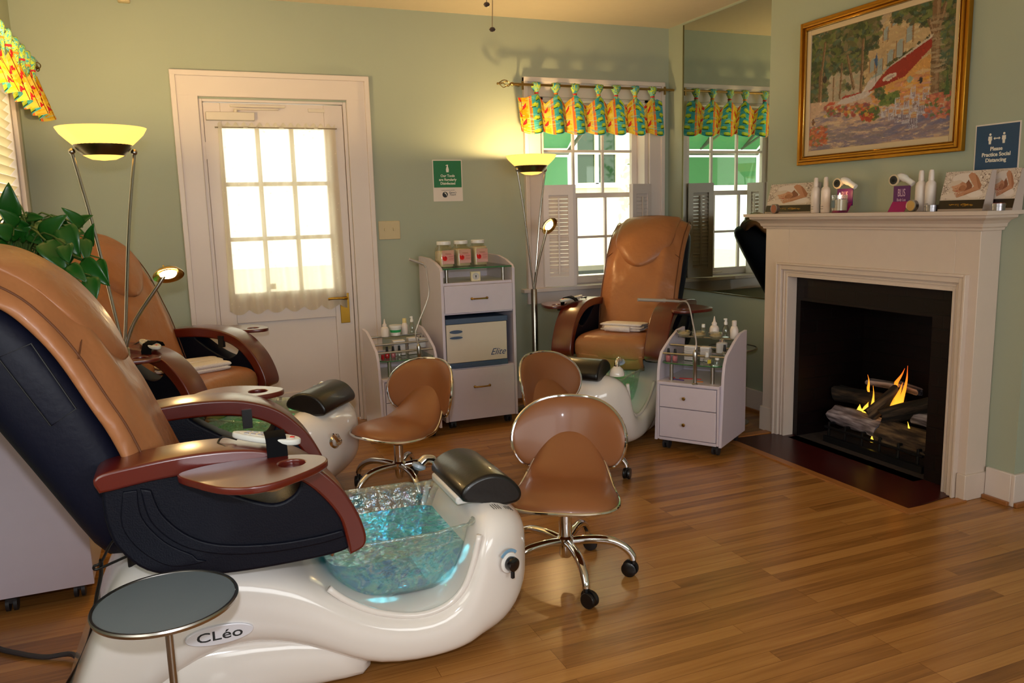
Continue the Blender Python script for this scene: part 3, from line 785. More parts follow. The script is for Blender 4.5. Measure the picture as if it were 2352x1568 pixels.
    # head pillow flap, hanging down over the pad
    def wflap(v):
        if v < .56: 
            q = (.56-v)/.24; return max(.012, .205*math.sqrt(max(0, 1-q*q)))
        return .205-.008*(v-.56)/.3
    rg2, at2 = pad_loft(C, wflap, .325, .90, .012, .017, .03, n=30, m=20, wr=.002, seed=4)
    flap = B().loft(rg2).done('head_pillow', LEATH, t, smooth=180, sub=1)
    def sf(v, u, off):
        p, N = at2(v); q = p+N*(off-.03*abs(u)**2.4); return (q[0], u*wflap(v), q[1])
    b = B()
    vs = np.linspace(.86, .33, 26)
    b.tube([sf(v, -.96, .012) for v in vs]+[sf(v, .96, .012) for v in vs[::-1]], .0035, 6)
    b.tube([sf(.80-.035*math.cos(u*1.4), u, .030) for u in np.linspace(-.8, .8, 15)], .0022, 6)
    b.done('pillow_piping', SEAM, flap)
    # --- arms
    for s in (-1, 1):
        yc = s*.303
        side = plate(SHELL, [HOLE], th=.105, bevel=.008, yc=yc)
        bs = B(); bs.add(side)
        # moulded swoosh ridges on the outer face
        sw = crv([(-.135, .70), (-.12, .62), (-.06, .55), (.03, .51), (.15, .492), (.27, .492), (.335, .50)], 5)+crv([(.33, .512), (.26, .506), (.15, .508), (.03, .528), (-.045, .566), (-.10, .63), (-.12, .695)], 5)
        bs.add(plate(sw, th=.012, bevel=.004, yc=s*.358))
        sw2 = crv([(-.175, .70), (-.185, .62), (-.15, .55), (-.09, .50), (-.02, .495), (-.03, .50)], 4)+crv([(-.04, .515), (-.10, .56), (-.145, .63), (-.15, .70)], 4)
        bs.add(plate(sw2, th=.008, bevel=.003, yc=s*.357))
        arm = bs.done('arm_shell', BLKP, t, smooth=35)
        finish('armrest', plate(WOOD_OUT+WOOD_IN, th=.136, bevel=.007, yc=yc), WOOD, t, smooth=35)
        # swing-out tray with a cup well
        out = crv([(-.05, .425), (-.01, .50), (.04, .565), (.095, .592), (.15, .585), (.21, .55), (.262, .505), (.287, .465), (.28, .425), (.235, .392), (.16, .374), (.06, .372), (-.01, .388)], 5, loop=True)
        cup = [(.205+.036*math.cos(2*PI*i/28), .455+.036*math.sin(2*PI*i/28)) for i in range(28)]
        me = curve_mesh([out, cup], extrude=.005, bevel=.004)
        me.transform(Matrix.Translation((0, -s*ty, .737)) @ Matrix.Diagonal((1, s, 1, 1)))
        if s < 0: me.flip_normals()
        tr = finish('side_tray', me, WOOD, t, smooth=35)
        B().lathe([(.034, -.004), (.0365, -.004), (.0365, -.0015), (.034, -.0015)], (.205, s*(.455-ty), .733), 28).lathe([(.0355, -.010), (.0355, -.006), (0, -.0058)], (.205, s*(.455-ty), .737), 28).done('cup_well', WOOD, tr)
        B().box(.09, .15, min(s*.36, s*.44), max(s*.36, s*.44), .700, .729).done('tray_bracket', DARKMET, tr, bevel=.004)
        if s > 0:
            B().box(.135, .165, s*.225, s*.245, .675, .735).done('strap_tab', DARKMET, t)
    # --- remote in its strap on the right armrest
    Mr = Matrix.Translation((.165, -.335, .784)) @ Matrix.Rotation(R(-28), 4, 'Z') @ Matrix.Rotation(R(6), 4, 'Y')
    ol = [(.085*math.cos(a)*(1-.06*math.cos(a)), .024*math.sin(a)*(1+.12*math.cos(a))) for a in [2*PI*i/32 for i in range(32)]]
    me = curve_mesh([ol], extrude=.003, bevel=.005); me.transform(Mr); rem = finish('remote_control', me, mat('remote_grey', (196, 196, 190), .3), t, smooth=50)
    bp = B()
    me = curve_mesh([[(p[0]*.86, p[1]*.7) for p in ol]], extrude=.0006); me.transform(Mr @ Matrix.Translation((0, 0, .0085)))
    finish('keypad', me, mat('keypad_face', (214, 206, 190), .5), rem, smooth=0)
    b = B()
    for i in range(5):
        for q in (-1, 1): b.box(-.06+.018*i, -.049+.018*i, q*.008-.003, q*.008+.003, .009, .0105, Mr)
    b.done('button', mat('button_grey', (150, 150, 160), .5), rem)
    B().box(.058, .068, -.004, .004, .009, .011, Mr).done('power_button', mat('button_red', (200, 30, 24), .5), rem)
    b = B()
    prof = crv([(.0, -.038), (.0, .0)], 2)
    b.loft([[(x, y, z) for x, y, z in ((q, -.385, .715), (q, -.388, .76), (q, -.372, .793), (q, -.335, .802), (q, -.298, .79), (q, -.285, .772), (q, -.289, .770), (q, -.301, .784), (q, -.335, .796), (q, -.368, .788), (q, -.383, .758), (q, -.381, .715))] for q in (.155, .205)])
    b.done('remote_strap', mat('strap_web', (8, 8, 11), .8, spec=.1), rem)
    B().tube(crv([(.09, -.295, .78), (.06, -.27, .785), (.045, -.29, .775), (.06, -.33, .772), (.02, -.30, .77)], 5), .0028, 6).done('remote_cord', DARKMET, rem)
    # --- badge and care print
    if badge:
        el = [(.083*math.cos(a), .0245*math.sin(a)) for a in [2*PI*i/48 for i in range(48)]]
        Mb = Matrix.Translation((.008, -.2955, .262)) @ Matrix.Rotation(PI/2, 4, 'X')
        me = curve_mesh([el], extrude=.004, bevel=.002); me.transform(Mb)
        bg = finish('badge', me, mat('badge_silver', (224, 224, 232), .3, .2), t, smooth=50)
        lettering('lettering', 'CL\u00e9o', .042, Mb @ Matrix.Translation((0, -.001, .0062)) @ Matrix.Diagonal((1.25, .86, 1, 1)), mat('print_dark', (34, 36, 38), .4), bg, bold=.0004)
        b = B()
        for k, L in enumerate((.05, .052, .055, .046, .03, .04, .042, .05)):
            x = .805+k*.0075+(.008 if k > 3 else 0); b.box(x, x+.0012, -.255, -.255+L*.8, .4562-.02*(k/8)**2, .4578-.02*(k/8)**2)
        b.done('care_print', mat('print_dark', (34, 36, 38), .4), t, smooth=0)
    return t

CY = ('cyan', (.28, .78, .86), [(.02, .28, .42), (.05, .55, .62), (.18, .72, .70), (.05, .24, .58), (.40, .62, .60)], .30, (.35, .9, 1.0))
GN = ('green', (.45, .9, .65), [(.04, .42, .22), (.06, .62, .36), (.25, .62, .40), (.08, .50, .42), (.50, .62, .40)], .8, (.15, 1.0, .35))
make_chair('large tan and black pedicure chair in the foreground, its glass basin of turquoise water', (0, 2.41, 0), 0, CY, None, 'black', True)
make_chair('tan pedicure chair beside the door, two folded white towels on its seat', (-.104, 4.358, 0), R(-36.2), GN, None, 'chrome', False)
make_chair('tan pedicure chair in the window corner facing the room with green-lit basin', (2.62, 4.43, 0), R(-141), GN, None, 'black', False, .035, True)
# ------------------------------------------------------------------ rolling stools
LEATH2 = mat('stool_leather', (134, 84, 50), .38, noise=.04, nscale=4, bump=.03, bscale=14, coat=.1)
def pillow(outline, rings, surf, n_edge=7):
    """puffed cushion: outline scaled to its centre, surf(x, y, s, side) -> point"""
    P = [np.array(p) for p in outline]; c = sum(P)/len(P); b = B()
    ss = [math.sin(PI/2*i/rings) for i in range(rings, -1, -1)]
    up = [[surf(*(c+(p-c)*max(s, .02)), s, 1) for p in P] for s in ss]
    dn = [[surf(*(c+(p-c)*max(s, .02)), s, -1) for p in P] for s in ss]
    allr = dn[::-1]+up[1:] if False else dn[::-1]+up
    return b.loft(allr)
def stool_parts():
    seat_o = crv([(-.226, .0), (-.224, .055), (-.208, .098), (-.165, .138), (-.10, .166), (-.04, .182), (.03, .196), (.10, .192), (.155, .16), (.188, .10), (.20, .04), (.20, -.04), (.188, -.10), (.155, -.16), (.10, -.192), (.03, -.196), (-.04, -.182), (-.10, -.166), (-.165, -.138), (-.208, -.098), (-.224, -.055)], 3, loop=True)
    def zs(x, y):
        back = max(0, (-x-.02))
        z = .332+3.7*back**2 - .9*max(0, x-.08)**2
        z += -(.55+5.0*back)*y*y
        z -= .030*math.exp(-((x-.06)/.08)**2)*math.exp(-(y/.05)**2)*0
        return z
    def s_surf(x, y, s, side):
        h = (1-max(0, s)**5)**.5
        return (x, y, zs(x, y)+(.034*h if side > 0 else -.012*h))
    back_o = crv([(0, .096), (.09, .090), (.155, .066), (.200, .020), (.216, -.04), (.205, -.100), (.175, -.145), (.140, -.156), (.112, -.132), (.095, -.096), (.070, -.064), (.035, -.047), (0, -.043), (-.035, -.047), (-.070, -.064), (-.095, -.096), (-.112, -.132), (-.140, -.156), (-.175, -.145), (-.205, -.100), (-.216, -.04), (-.200, .020), (-.155, .066), (-.09, .090)], 3, loop=True)
    def bx(y, z): return -.252+1.9*y*y-.22*(z)
    def b_surf(y, z, s, side):
        h = (1-max(0, s)**4)**.5
        return (bx(y, z)+(.026*h if side > 0 else -.018*h), y, .522+z)
    return seat_o, zs, s_surf, back_o, bx, b_surf
def make_stool(label, loc, rz, base_rz=0.0):
    seat_o, zs, s_surf, back_o, bx, b_surf = stool_parts()
    t = thing('rolling_stool', label, 'stool', loc, rz, 'rolling technician stools')
    st = pillow(seat_o, 8, s_surf).done('seat', LEATH2, t, smooth=180, sub=1)
    B().tube([(x*1.015, y*1.015, zs(x, y)-.004) for x, y in seat_o], .0065, 8, loop=True).done('seat_trim', CHR, st)
    bk = pillow(back_o, 8, b_surf).done('backrest', LEATH2, t, smooth=180, sub=1)
    B().tube([(bx(y*1.015, z*1.02)-.004, y*1.015, .522+z*1.02) for y, z in back_o], .0065, 8, loop=True).done('back_trim', CHR, bk)
    B().box(-.12, .02, -.03, .03, .306, .316).tube([(-.10, 0, .308), (-.22, 0, .325), (-.275, 0, .39), (-.288, 0, .50)], .011, 8).done('back_bracket', DARKMET, t, bevel=.002)
    g = B().lathe([(.020, .075), (.023, .08), (.023, .125), (.032, .13), (.032, .15), (.024, .158), (.024, .24), (.019, .245), (.019, .335), (.07, .337), (.07, .345)], (0, 0, 0), 24)
    g.done('gas_column', CHR, t, smooth=40)
    for k in range(5):
        a = base_rz+2*PI*k/5; M = Matrix.Rotation(a, 4, 'Z')
        pts = crv([(.02, 0, .135), (.09, 0, .142), (.165, 0, .138), (.215, 0, .115), (.242, 0, .085), (.248, 0, .066)], 4)
        lg = B().tube([M @ Vector(p) for p in pts], [.016]*9+[.015]*6+[.014]*6, 12).done('leg', CHR, t)
        Mc = M @ Matrix.Translation((.248, 0, 0)) @ Matrix.Rotation(a*1.7, 4, 'Z')
        c = B()
        c.tube([Mc @ Vector((.0, 0, .072)), Mc @ Vector((0, 0, .05))], .010, 10)
        for s in (-1, 1):
            c.lathe([(.0, 0), (.026, .001), (.028, .004), (.028, .012), (.024, .015), (0, .015)], (0, 0, 0), 20, M=Mc @ Matrix.Translation((.014, s*.004 if s > 0 else -.019, .028)) @ Matrix.Rotation(R(-90), 4, 'X'))
        c.lathe([(.0, -.004), (.030, -.004), (.030, .004), (0, .004)], (0, 0, 0), 20, M=Mc @ Matrix.Translation((.010, 0, .034)) @ Matrix.Rotation(R(90), 4, 'X'))
        c.done('caster', BLK, lg)
    return t
make_stool('tan saddle stool in the middle foreground facing the camera, beside the turquoise basin', (1.222, 2.53, 0), R(-122), R(22))
make_stool('tan saddle stool in front of the small manicure cart and tall cabinet', (.895, 3.70, 0), R(-150), R(-6))
make_stool('tan saddle stool partly hidden behind the middle one, beside the window chair', (1.745, 3.47, 0), R(-68), R(-30))

# ------------------------------------------------------------------ torchiere floor lamps
def opal_mat():
    m = bpy.data.materials.new('opal_glass'); m.use_nodes = True
    nt = m.node_tree; N = nt.nodes; L = nt.links; b = pbsdf(m)
    b.inputs['Base Color'].default_value = srgb(250, 236, 190); b.inputs['Roughness'].default_value = .25
    tl = N.new('ShaderNodeBsdfTranslucent'); tl.inputs[0].default_value = srgb(255, 232, 170)
    e = N.new('ShaderNodeEmission'); e.inputs[0].default_value = (1, .72, .26, 1); e.inputs[1].default_value = .42
    a = N.new('ShaderNodeMixShader'); a.inputs[0].default_value = .82; L.new(b.outputs[0], a.inputs[1]); L.new(tl.outputs[0], a.inputs[2])
    s = N.new('ShaderNodeAddShader'); L.new(a.outputs[0], s.inputs[0]); L.new(e.outputs[0], s.inputs[1]); L.new(s.outputs[0], N['Material Output'].inputs[0])
    return m
OPAL = opal_mat()
BULB = glow_mat('lamp_bulb', (1, .78, .4), 10)
HAL = glow_mat('halogen_bulb', (1, .74, .36), 26)
NICK = mat('satin_nickel', (168, 162, 150), .25, 1.0)
def make_lamp(label, loc, zt, pole_top, head, head_dir, ang, watts):
    t = thing('floor_lamp', label, 'floor lamp', loc, 0, 'torchiere floor lamps')
    B().lathe([(.135, 0), (.135, .012), (.12, .022), (.05, .035), (.024, .05), (.022, .07)], (0, 0, 0), 36).done('base', NICK, t)
    B().lathe([(.021, .05), (.021, pole_top-.004), (.019, pole_top), (0, pole_top)], (0, 0, 0), 20).done('pole', NICK, t)
    d = Vector((math.cos(ang), math.sin(ang), 0)); zr = zt-.085
    b = B()
    for s in (-1, 1):
        b.tube(crv([(0, 0, pole_top-.02), tuple(d*s*.018+Vector((0, 0, pole_top+.12))), tuple(d*s*.065+Vector((0, 0, pole_top+.5))), tuple(d*s*.112+Vector((0, 0, zr)))], 5), .0065, 8)
        b.ball(tuple(d*s*.112+Vector((0, 0, zr+.004))), .013, n=8)
    b.done('bowl_rods', NICK, t)
    B().lathe([(.078, zr-.012), (.106, zr+.022), (.108, zr+.030), (.100, zr+.026), (.074, zr-.010)], (0, 0, 0), 36, cap=False).done('bowl_ring', mat('dark_nickel', (110, 98, 76), .3, 1.0), t)
    pr = [(.104, zr+.026), (.13, zr+.050), (.152, zr+.072), (.164, zr+.092), (.166, zr+.096), (.162, zr+.095), (.148, zr+.072), (.126, zr+.052), (.100, zr+.031)]
    bw = B().lathe(pr, (0, 0, 0), 40, cap=False).lathe([(0.001, zr-.030), (.045, zr-.025), (.076, zr-.010), (.09, zr+.01), (.086, zr+.01), (.072, zr-.005), (.04, zr-.02), (.001, zr-.025)], (0, 0, 0), 36, cap=False)
    bw.done('glass_bowl', OPAL, t)
    bu = B().cyl((-.04, 0, zr+.055), (.04, 0, zr+.055), .006).done('bulb', BULB, t)
    l = light('torchiere_light', 'POINT', (0, 0, 0), watts, (1.0, .68, .29), .03); l.parent = t; l.location = (0, 0, zr+.075)
    # reading arm
    h = Vector(head); hd = Vector(head_dir).normalized()
    B().tube(crv([(0, 0, pole_top-.02), tuple(Vector((h.x*.25, h.y*.25, 0))+Vector((0, 0, pole_top+(h.z-pole_top)*.35))), tuple(Vector((h.x*.8, h.y*.8, 0))+Vector((0, 0, pole_top+(h.z-pole_top)*.86))), tuple(h-hd*.015)], 6), .008, 10).done('reading_arm', NICK, t)
    M = Matrix.Translation(h) @ hd.to_track_quat('Z', 'Y').to_matrix().to_4x4()
    hs = B().lathe([(.018, -.022), (.045, -.012), (.060, .004), (.062, .010), (.055, .008), (.040, -.004), (.018, -.012)], (0, 0, 0), 28, M=M, cap=False).lathe([(.0, -.021), (.02, -.021)], (0, 0, 0), 20, M=M)
    hs.tube([M @ Vector((0, -.03, -.01)), M @ Vector((0, -.055, -.045)), M @ Vector((0, -.06, -.075))], .003, 6)
    rd = hs.done('reading_head', mat('gold_nickel', (190, 160, 96), .25, 1.0), t)
    B().lathe([(0, .0), (.034, .002), (.03, .008), (0, .010)], (0, 0, 0), 20, M=M).done('reading_bulb', HAL, rd)
    l2 = light('reading_light', 'SPOT', (0, 0, 0), 7, (1.0, .62, .25), .02, spot=R(130)); l2.parent = t
    l2.location = h+hd*.016; l2.rotation_euler = hd.to_track_quat('-Z', 'Y').to_euler()
    return t
make_lamp('torchiere floor lamp rising behind the foreground chair, left of the door', (-.254, 3.65, 0), 1.70, .825, (.195, -.02, 1.124), (.1, -.50, -.80), R(8), 74)
make_lamp('torchiere floor lamp against the wall between the tall cabinet and the window', (2.155, 4.88, 0), 1.69, .83, (.090, -.06, 1.248), (.30, -.75, -.50), R(12), 23)

# ------------------------------------------------------------------ round side tables
FROST = mat('frosted_table_glass', (106, 114, 118), .22, spec=.6, coat=.3)
def side_table(label, loc, h=.48, r=.155, tilt=None):
    t = thing('side_table', label, 'side table', loc, 0, 'small round glass side tables')
    tp = B().lathe([(0, h-.005), (r-.006, h-.005), (r-.006, h), (0, h)], (0, 0, 0), 56).done('table_top', FROST, t)
    B().lathe([(r-.005, h-.008), (r, h-.008), (r+.002, h-.001), (r, h+.003), (r-.005, h+.003)], (0, 0, 0), 64, cap=False).done('rim', STEEL, tp)
    B().cyl((0, 0, .09), (0, 0, h-.006), .009, 12).lathe([(.04, h-.02), (.04, h-.006)], (0, 0, 0), 20).done('pole', STEEL, t)
    B().lathe([(.11, 0), (.11, .005), (.068, .007), (.066, .03), (.055, .07), (.035, .10), (.012, .112), (.009, .12)], (0, 0, 0), 32).done('base', STEEL, t)
    return t
side_table('round grey glass side table on a thin pole, foreground, before the large chair', (-.10, 1.875, 0), .49, .155)
side_table('round glass side table on a steel dome base between the cart and the fireplace', (3.11, 4.02, 0), .475, .15)

# ------------------------------------------------------------------ white laminate carts and cabinets
LAM = mat('white_laminate', (206, 196, 208), .38, noise=.01)
SHGL = clear_mat('green_shelf_glass', (.80, .92, .84), .14, .03)
SHEDGE = mat('glass_edge', (46, 104, 62), .15, coat=.4)
GOLDKNOB = mat('gold_knob', (176, 142, 78), .2, 1.0)
def side_panel(b, prof, x0, x1):
    me = curve_mesh([prof], extrude=(x1-x0)/2-.0015, bevel=.0015)
    # profile (y,z) -> extrude along x
    me.transform(Matrix(((0, 0, 1, (x0+x1)/2), (1, 0, 0, 0), (0, 1, 0, 0), (0, 0, 0, 1))))
    b.add(me)
def casters(t, pts):
    for i, (x, y) in enumerate(pts):
        c = B()
        c.cyl((x, y, .03), (x, y, .068), .008, 8)
        for s in (-1, 1): c.tube([(x+s*.006, y+.008, .026), (x+s*.018, y+.008, .026)], .026, 18)
        c.box(x-.016, x+.016, y-.012, y+.02, .034, .05)
        c.done('caster', mat('caster_grey', (40, 38, 40), .5), t, smooth=40)
def cart(label, loc, rz, Wd=.385, D=.40):
    t = thing('manicure_cart', label, 'cart', loc, rz, 'white manicure carts')
    prof = [(0, .06), (.03, .44), (.045, .50), (.075, .545), (.20, .605), (.30, .64), (D, .645), (D, .06)]
    for x in (0, Wd-.016):
        b = B(); side_panel(b, prof, x, x+.016); b.done('side_panel', LAM, t, smooth=30)
    B().box(.016, Wd-.016, D-.014, D, .06, .50).done('back_panel', LAM, t)
    B().box(.0165, Wd-.0165, .012, D-.014, .065, .385).box(.016, Wd-.016, -.006, D-.02, .378, .394).box(.016, .028, -.004, .02, .065, .38).box(Wd-.028, Wd-.016, -.004, .02, .065, .38).box(.028, Wd-.028, -.004, .02, .062, .078).done('carcass', LAM, t, bevel=.002)
    for z0, z1 in ((.252, .372), (.082, .248)):
        d = B().box(.031, Wd-.031, -.006, .012, z0, z1).done('drawer', LAM, t, bevel=.002)
        B().lathe([(.004, 0), (.004, .01), (.009, .012), (.010, .018), (.006, .022), (0, .022)], (0, 0, 0), 16, M=Matrix.Translation((Wd*.46, -.006, (z0+z1)/2)) @ Matrix.Rotation(R(90), 4, 'X')).done('knob', GOLDKNOB, d)
    # glass shelf with curved front corners
    y0, y1, x0, x1 = .03, D-.02, .018, Wd-.018
    ol = [(x0, y1), (x0, y0+.05), (x0+.01, y0+.02), (x0+.035, y0+.003)]+[(x0+.035+(x1-x0-.07)*i/8, y0+.003-.008*math.sin(PI*i/8)) for i in range(1, 8)]+[(x1-.035, y0+.003), (x1-.01, y0+.02), (x1, y0+.05), (x1, y1)]
    me = curve_mesh([ol], extrude=.003); me.transform(Matrix.Translation((0, 0, .492))); g = finish('glass_shelf', me, SHGL, t, smooth=0)
    b = B(); b.tube([(x, y-.001, .492) for x, y in ol[1:-1]], .0036, 6); b.done('shelf_edge', SHEDGE, g)
    for x in (.075, Wd-.075): B().cyl((x, .055, .394), (x, .055, .488), .011, 16).done('post', STEEL, t)
    for y, z in ((.075, .538), (.17, .572), (.30, .602)): B().cyl((.016, y, z), (Wd-.016, y, z), .006, 10).done('rail', STEEL, t)
    casters(t, [(.05, .05), (Wd-.05, .05), (.05, D-.05), (Wd-.05, D-.05)])
    return t
CR_LOC, CR_RZ = (2.375, 3.742), R(-56)
CL_LOC, CL_RZ = (1.005, 4.53), R(1)
cartR = cart('white manicure cart standing beside the window chair, right, gold knobs visible', (*CR_LOC, 0), CR_RZ, .385)
cartL = cart('white manicure cart left of the tall cabinet, behind a stool', (*CL_LOC, 0), CL_RZ, .37)

# tall towel-warmer cabinet
CX0, CX1, CYF, CYB = 1.437, 1.925, 4.655, 5.12
tc = thing('tall_cabinet', 'tall white wheeled cabinet holding the towel warmer, three jars on top', 'cabinet', (CX0, CYF, 0))
Wd, D = CX1-CX0, CYB-CYF
prof = [(0, .055), (0, .995), (.02, 1.015), (.12, 1.045), (.25, 1.065), (D, 1.07), (D, .055)]
for x in (0, Wd-.018):
    b = B(); side_panel(b, prof, x, x+.018); b.done('side_panel', LAM, tc, smooth=30)
B().box(.018, Wd-.018, D-.014, D-.001, .055, 1.0).done('back_panel', LAM, tc)
for z in (.06, .372, .725, .905):
    B().box(.018, Wd-.018, .01, D-.014, z, z+.016).done('shelf', LAM, tc, bevel=.001)
for z0, z1 in ((.735, .904), (.056, .380)):
    d = B().box(.020, Wd-.020, -.004, .014, z0, z1).done('drawer', LAM, tc, bevel=.002)
    zc = (z0+z1)/2 if z0 > .5 else .265
    B().tube(crv([(Wd/2-.05, -.004, zc), (Wd/2-.048, -.022, zc), (Wd/2-.02, -.026, zc), (Wd/2+.02, -.026, zc), (Wd/2+.048, -.022, zc), (Wd/2+.05, -.004, zc)], 3), .005, 8).ball((Wd/2-.05, -.012, zc), .009, n=6).ball((Wd/2+.05, -.012, zc), .009, n=6).done('handle', GOLDKNOB, d)
g = B().box(.0185, Wd-.0185, .004, D-.02, 1.004, 1.012).done('glass_top', SHGL, tc, smooth=0)
B().box(.0185, Wd-.0185, .001, .005, 1.0035, 1.0125).done('glass_edge', SHEDGE, g, smooth=0)
for x in (.055, Wd-.06): B().cyl((x, .05, .921), (x, .05, 1.004), .011, 16).done('post', STEEL, tc)
casters(tc, [(.06, .05), (Wd-.05, .05), (.06, D-.06), (Wd-.06, D-.06)])

# towel warmer in the bay
tw = thing('towel_warmer', 'beige towel warmer with blue-grey trim inside the tall cabinet', 'towel warmer', (1.462, 4.662, .388))
BG = mat('warmer_trim', (66, 84, 112), .45); BEI = mat('warmer_beige', (206, 194, 176), .45)
B().box(0, .405, .012, .30, .012, .31).done('housing', BG, tw, bevel=.004)
B().box(-.003, .408, -.006, .012, .278, .312).done('top_trim', BG, tw, bevel=.004)
dr = B().box(0, .400, -.004, .012, .035, .277).done('door', BEI, tw, bevel=.003)
B().box(.02, .10, -.010, -.004, .205, .25).done('handle', BEI, dr, bevel=.004)
me = curve_mesh([[(.06+.042*math.cos(a), .232+.011*math.sin(a)) for a in [2*PI*i/24 for i in range(24)]], [(.06+.042*math.cos(a), .195+.008*math.sin(a)) for a in [2*PI*i/24 for i in range(24)]]], extrude=.002)
me.transform(Matrix.Translation((0, -.0125, 0)) @ XZ); finish('grip', me, BG, dr, smooth=30)
B().box(0, .405, -.002, .012, .0, .033).box(.04, .36, -.008, -.002, .0, .02).done('bottom_trim', BG, tw, bevel=.003)
lettering('lettering', 'Elite', .058, Matrix.Translation((.335, -.0048, .085)) @ XZ, mat('script_blue', (44, 62, 104), .5), dr, shear=.45)

# jars of scrub on the glass top
PETM = clear_mat('jar_plastic', (.93, .92, .84), .12, .08)
CREAM = mat('scrub_cream', (226, 206, 168), .7, noise=.04)
def rbox(cx, cy, h, z, k=24, n=5):
    f = lambda c: math.copysign(abs(c)**(2/n), c)
    return [(cx+h*f(math.cos(2*PI*j/k)), cy+h*f(math.sin(2*PI*j/k)), z) for j in range(k)]
p = Paint(44, 52, (214, 150, 140))
p.rect(0, 1, .72, 1, (206, 158, 138)); p.rect(0, 1, 0, .2, (216, 168, 158))
p.ell(.22, .42, .2, .17, (214, 22, 20)); p.ell(.07, .48, .09, .12, (222, 40, 24)); p.ell(.3, .47, .1, .09, (190, 14, 18)); p.ell(.15, .6, .05, .07, (214, 150, 140))
for y, a, c in ((.74, .25, .75), (.68, .35, .8), (.55, .55, .95), (.5, .5, .9), (.38, .55, .95), (.3, .55, .9)): p.rect(a, c, y, y+.02, (140, 70, 60), .75)
for k, (x, y, lb) in enumerate(((1.512, 4.80, 'leftmost of the three on the tall cabinet'), (1.634, 4.83, 'middle one of the three on the tall cabinet'), (1.755, 4.85, 'rightmost of the three on the tall cabinet'))):
    t = thing('scrub_jar', 'scrub jar with red flower label, '+lb, 'jar', (x, y, 1.0125), R(8), 'scrub jars on the tall cabinet')
    B().loft([rbox(0, 0, .044, 0), rbox(0, 0, .049, .006), rbox(0, 0, .049, .105), rbox(0, 0, .046, .118), rbox(0, 0, .040, .128, n=2.4), rbox(0, 0, .039, .142, n=2.1)]).done('jar_body', PETM, t)
    B().loft([rbox(0, 0, .043, .002), rbox(0, 0, .047, .007), rbox(0, 0, .047, .095+.01*k), rbox(0, 0, .04, .1+.01*k)]).done('contents', CREAM, t)
    B().lathe([(.042, .138), (.044, .140), (.044, .158), (.042, .160), (0, .160)], (0, 0, 0), 32).done('lid', WHITEP, t)
    me = grid_mesh(44, 52, lambda u, v: (-.036+.08*u, -.0505, .02+.085*v)); p.apply(me); finish('label', me, attr_mat('printed_label'), t, smooth=0)
ck = thing('desk_clock', 'small square cream clock under the glass top of the tall cabinet', 'clock', (1.682, 4.70, .9215), R(-4))
B().box(-.031, .031, 0, .028, 0, .060).done('case', mat('clock_cream', (226, 212, 176), .5), ck, bevel=.004)
B().lathe([(0, 0), (.022, 0), (.022, .002), (0, .002)], (0, 0, 0), 28, M=Matrix.Translation((0, 0, .031)) @ Matrix.Rotation(R(90), 4, 'X')).done('dial', mat('dial', (196, 190, 186), .5), ck)
B().box(-.0015, .0015, -.004, -.002, .018, .036).box(-.004, .004, -.004, -.002, .029, .036).done('hand', mat('print_dark', (34, 36, 38), .4), ck)

# side of a second white cabinet at the left edge
lc = thing('storage_cabinet', 'white cabinet on casters behind the foreground chair at the left edge', 'cabinet', (-.735, 3.085, 0))
B().box(0, .345, 0, .018, .06, 1.06).done('side_panel', LAM, lc, bevel=.001)
B().box(0, .345, .42, .438, .06, 1.06).done('side_panel', LAM, lc, bevel=.001)
B().box(0, .016, .018, .42, .06, 1.04).done('back_panel', LAM, lc)
for z in (.06, .4, .7, .99): B().box(.016, .33, .018, .42, z, z+.016).done('shelf', LAM, lc)
for z0, z1 in ((.07, .39), (.71, .98)):
    d = B().box(.33, .345, .02, .418, z0, z1).done('drawer', LAM, lc, bevel=.002)
    B().tube([(.345, .17, z1-.12), (.365, .18, z1-.12), (.365, .26, z1-.12), (.345, .27, z1-.12)], .005, 8).done('handle', GOLDKNOB, d)
casters(lc, [(.08, .03), (.29, .05), (.08, .38), (.29, .38)])

# potted plant on the cabinet
LEAF = mat('pothos_leaf', (24, 84, 22), .35, noise=.35, nscale=6, coat=.15)
pp = thing('potted_plant', 'leafy green plant spilling over at the left behind the foreground chair', 'plant', (-.52, 3.28, 1.0065))
B().lathe([(.06, 0), (.085, .01), (.10, .12), (.105, .125), (.095, .125), (.09, .10), (0, .10)], (0, 0, 0), 28).done('pot', mat('plant_pot', (90, 60, 40), .6), pp)
rng = random.Random(11)
def leaf(b, base, tip, wd, curl, side):
    base, tip = Vector(base), Vector(tip); d = tip-base; L = d.length; d.normalize()
    n = Vector(side); n = (n-d*n.dot(d)).normalized(); s = d.cross(n)
    rows = []
    for i in range(9):
        q = i/8; w = wd*(math.sin(PI*min(1, q**.62))**.8)*(1-.12*q) if 0 < q < 1 else 0.0006
        c = base+d*L*q-n*curl*L*(q-.3)**2
        rows.append([c+s*w*u+n*(abs(u)*w*.32) for u in (-1, -.55, 0, .55, 1)])
    b.loft(rows, cap=False, closed=False)
lf = B(); stm = B()
def stem(pts, leaves):
    P = crv(pts, 5); stm.tube(P, .004, 6)
    return P
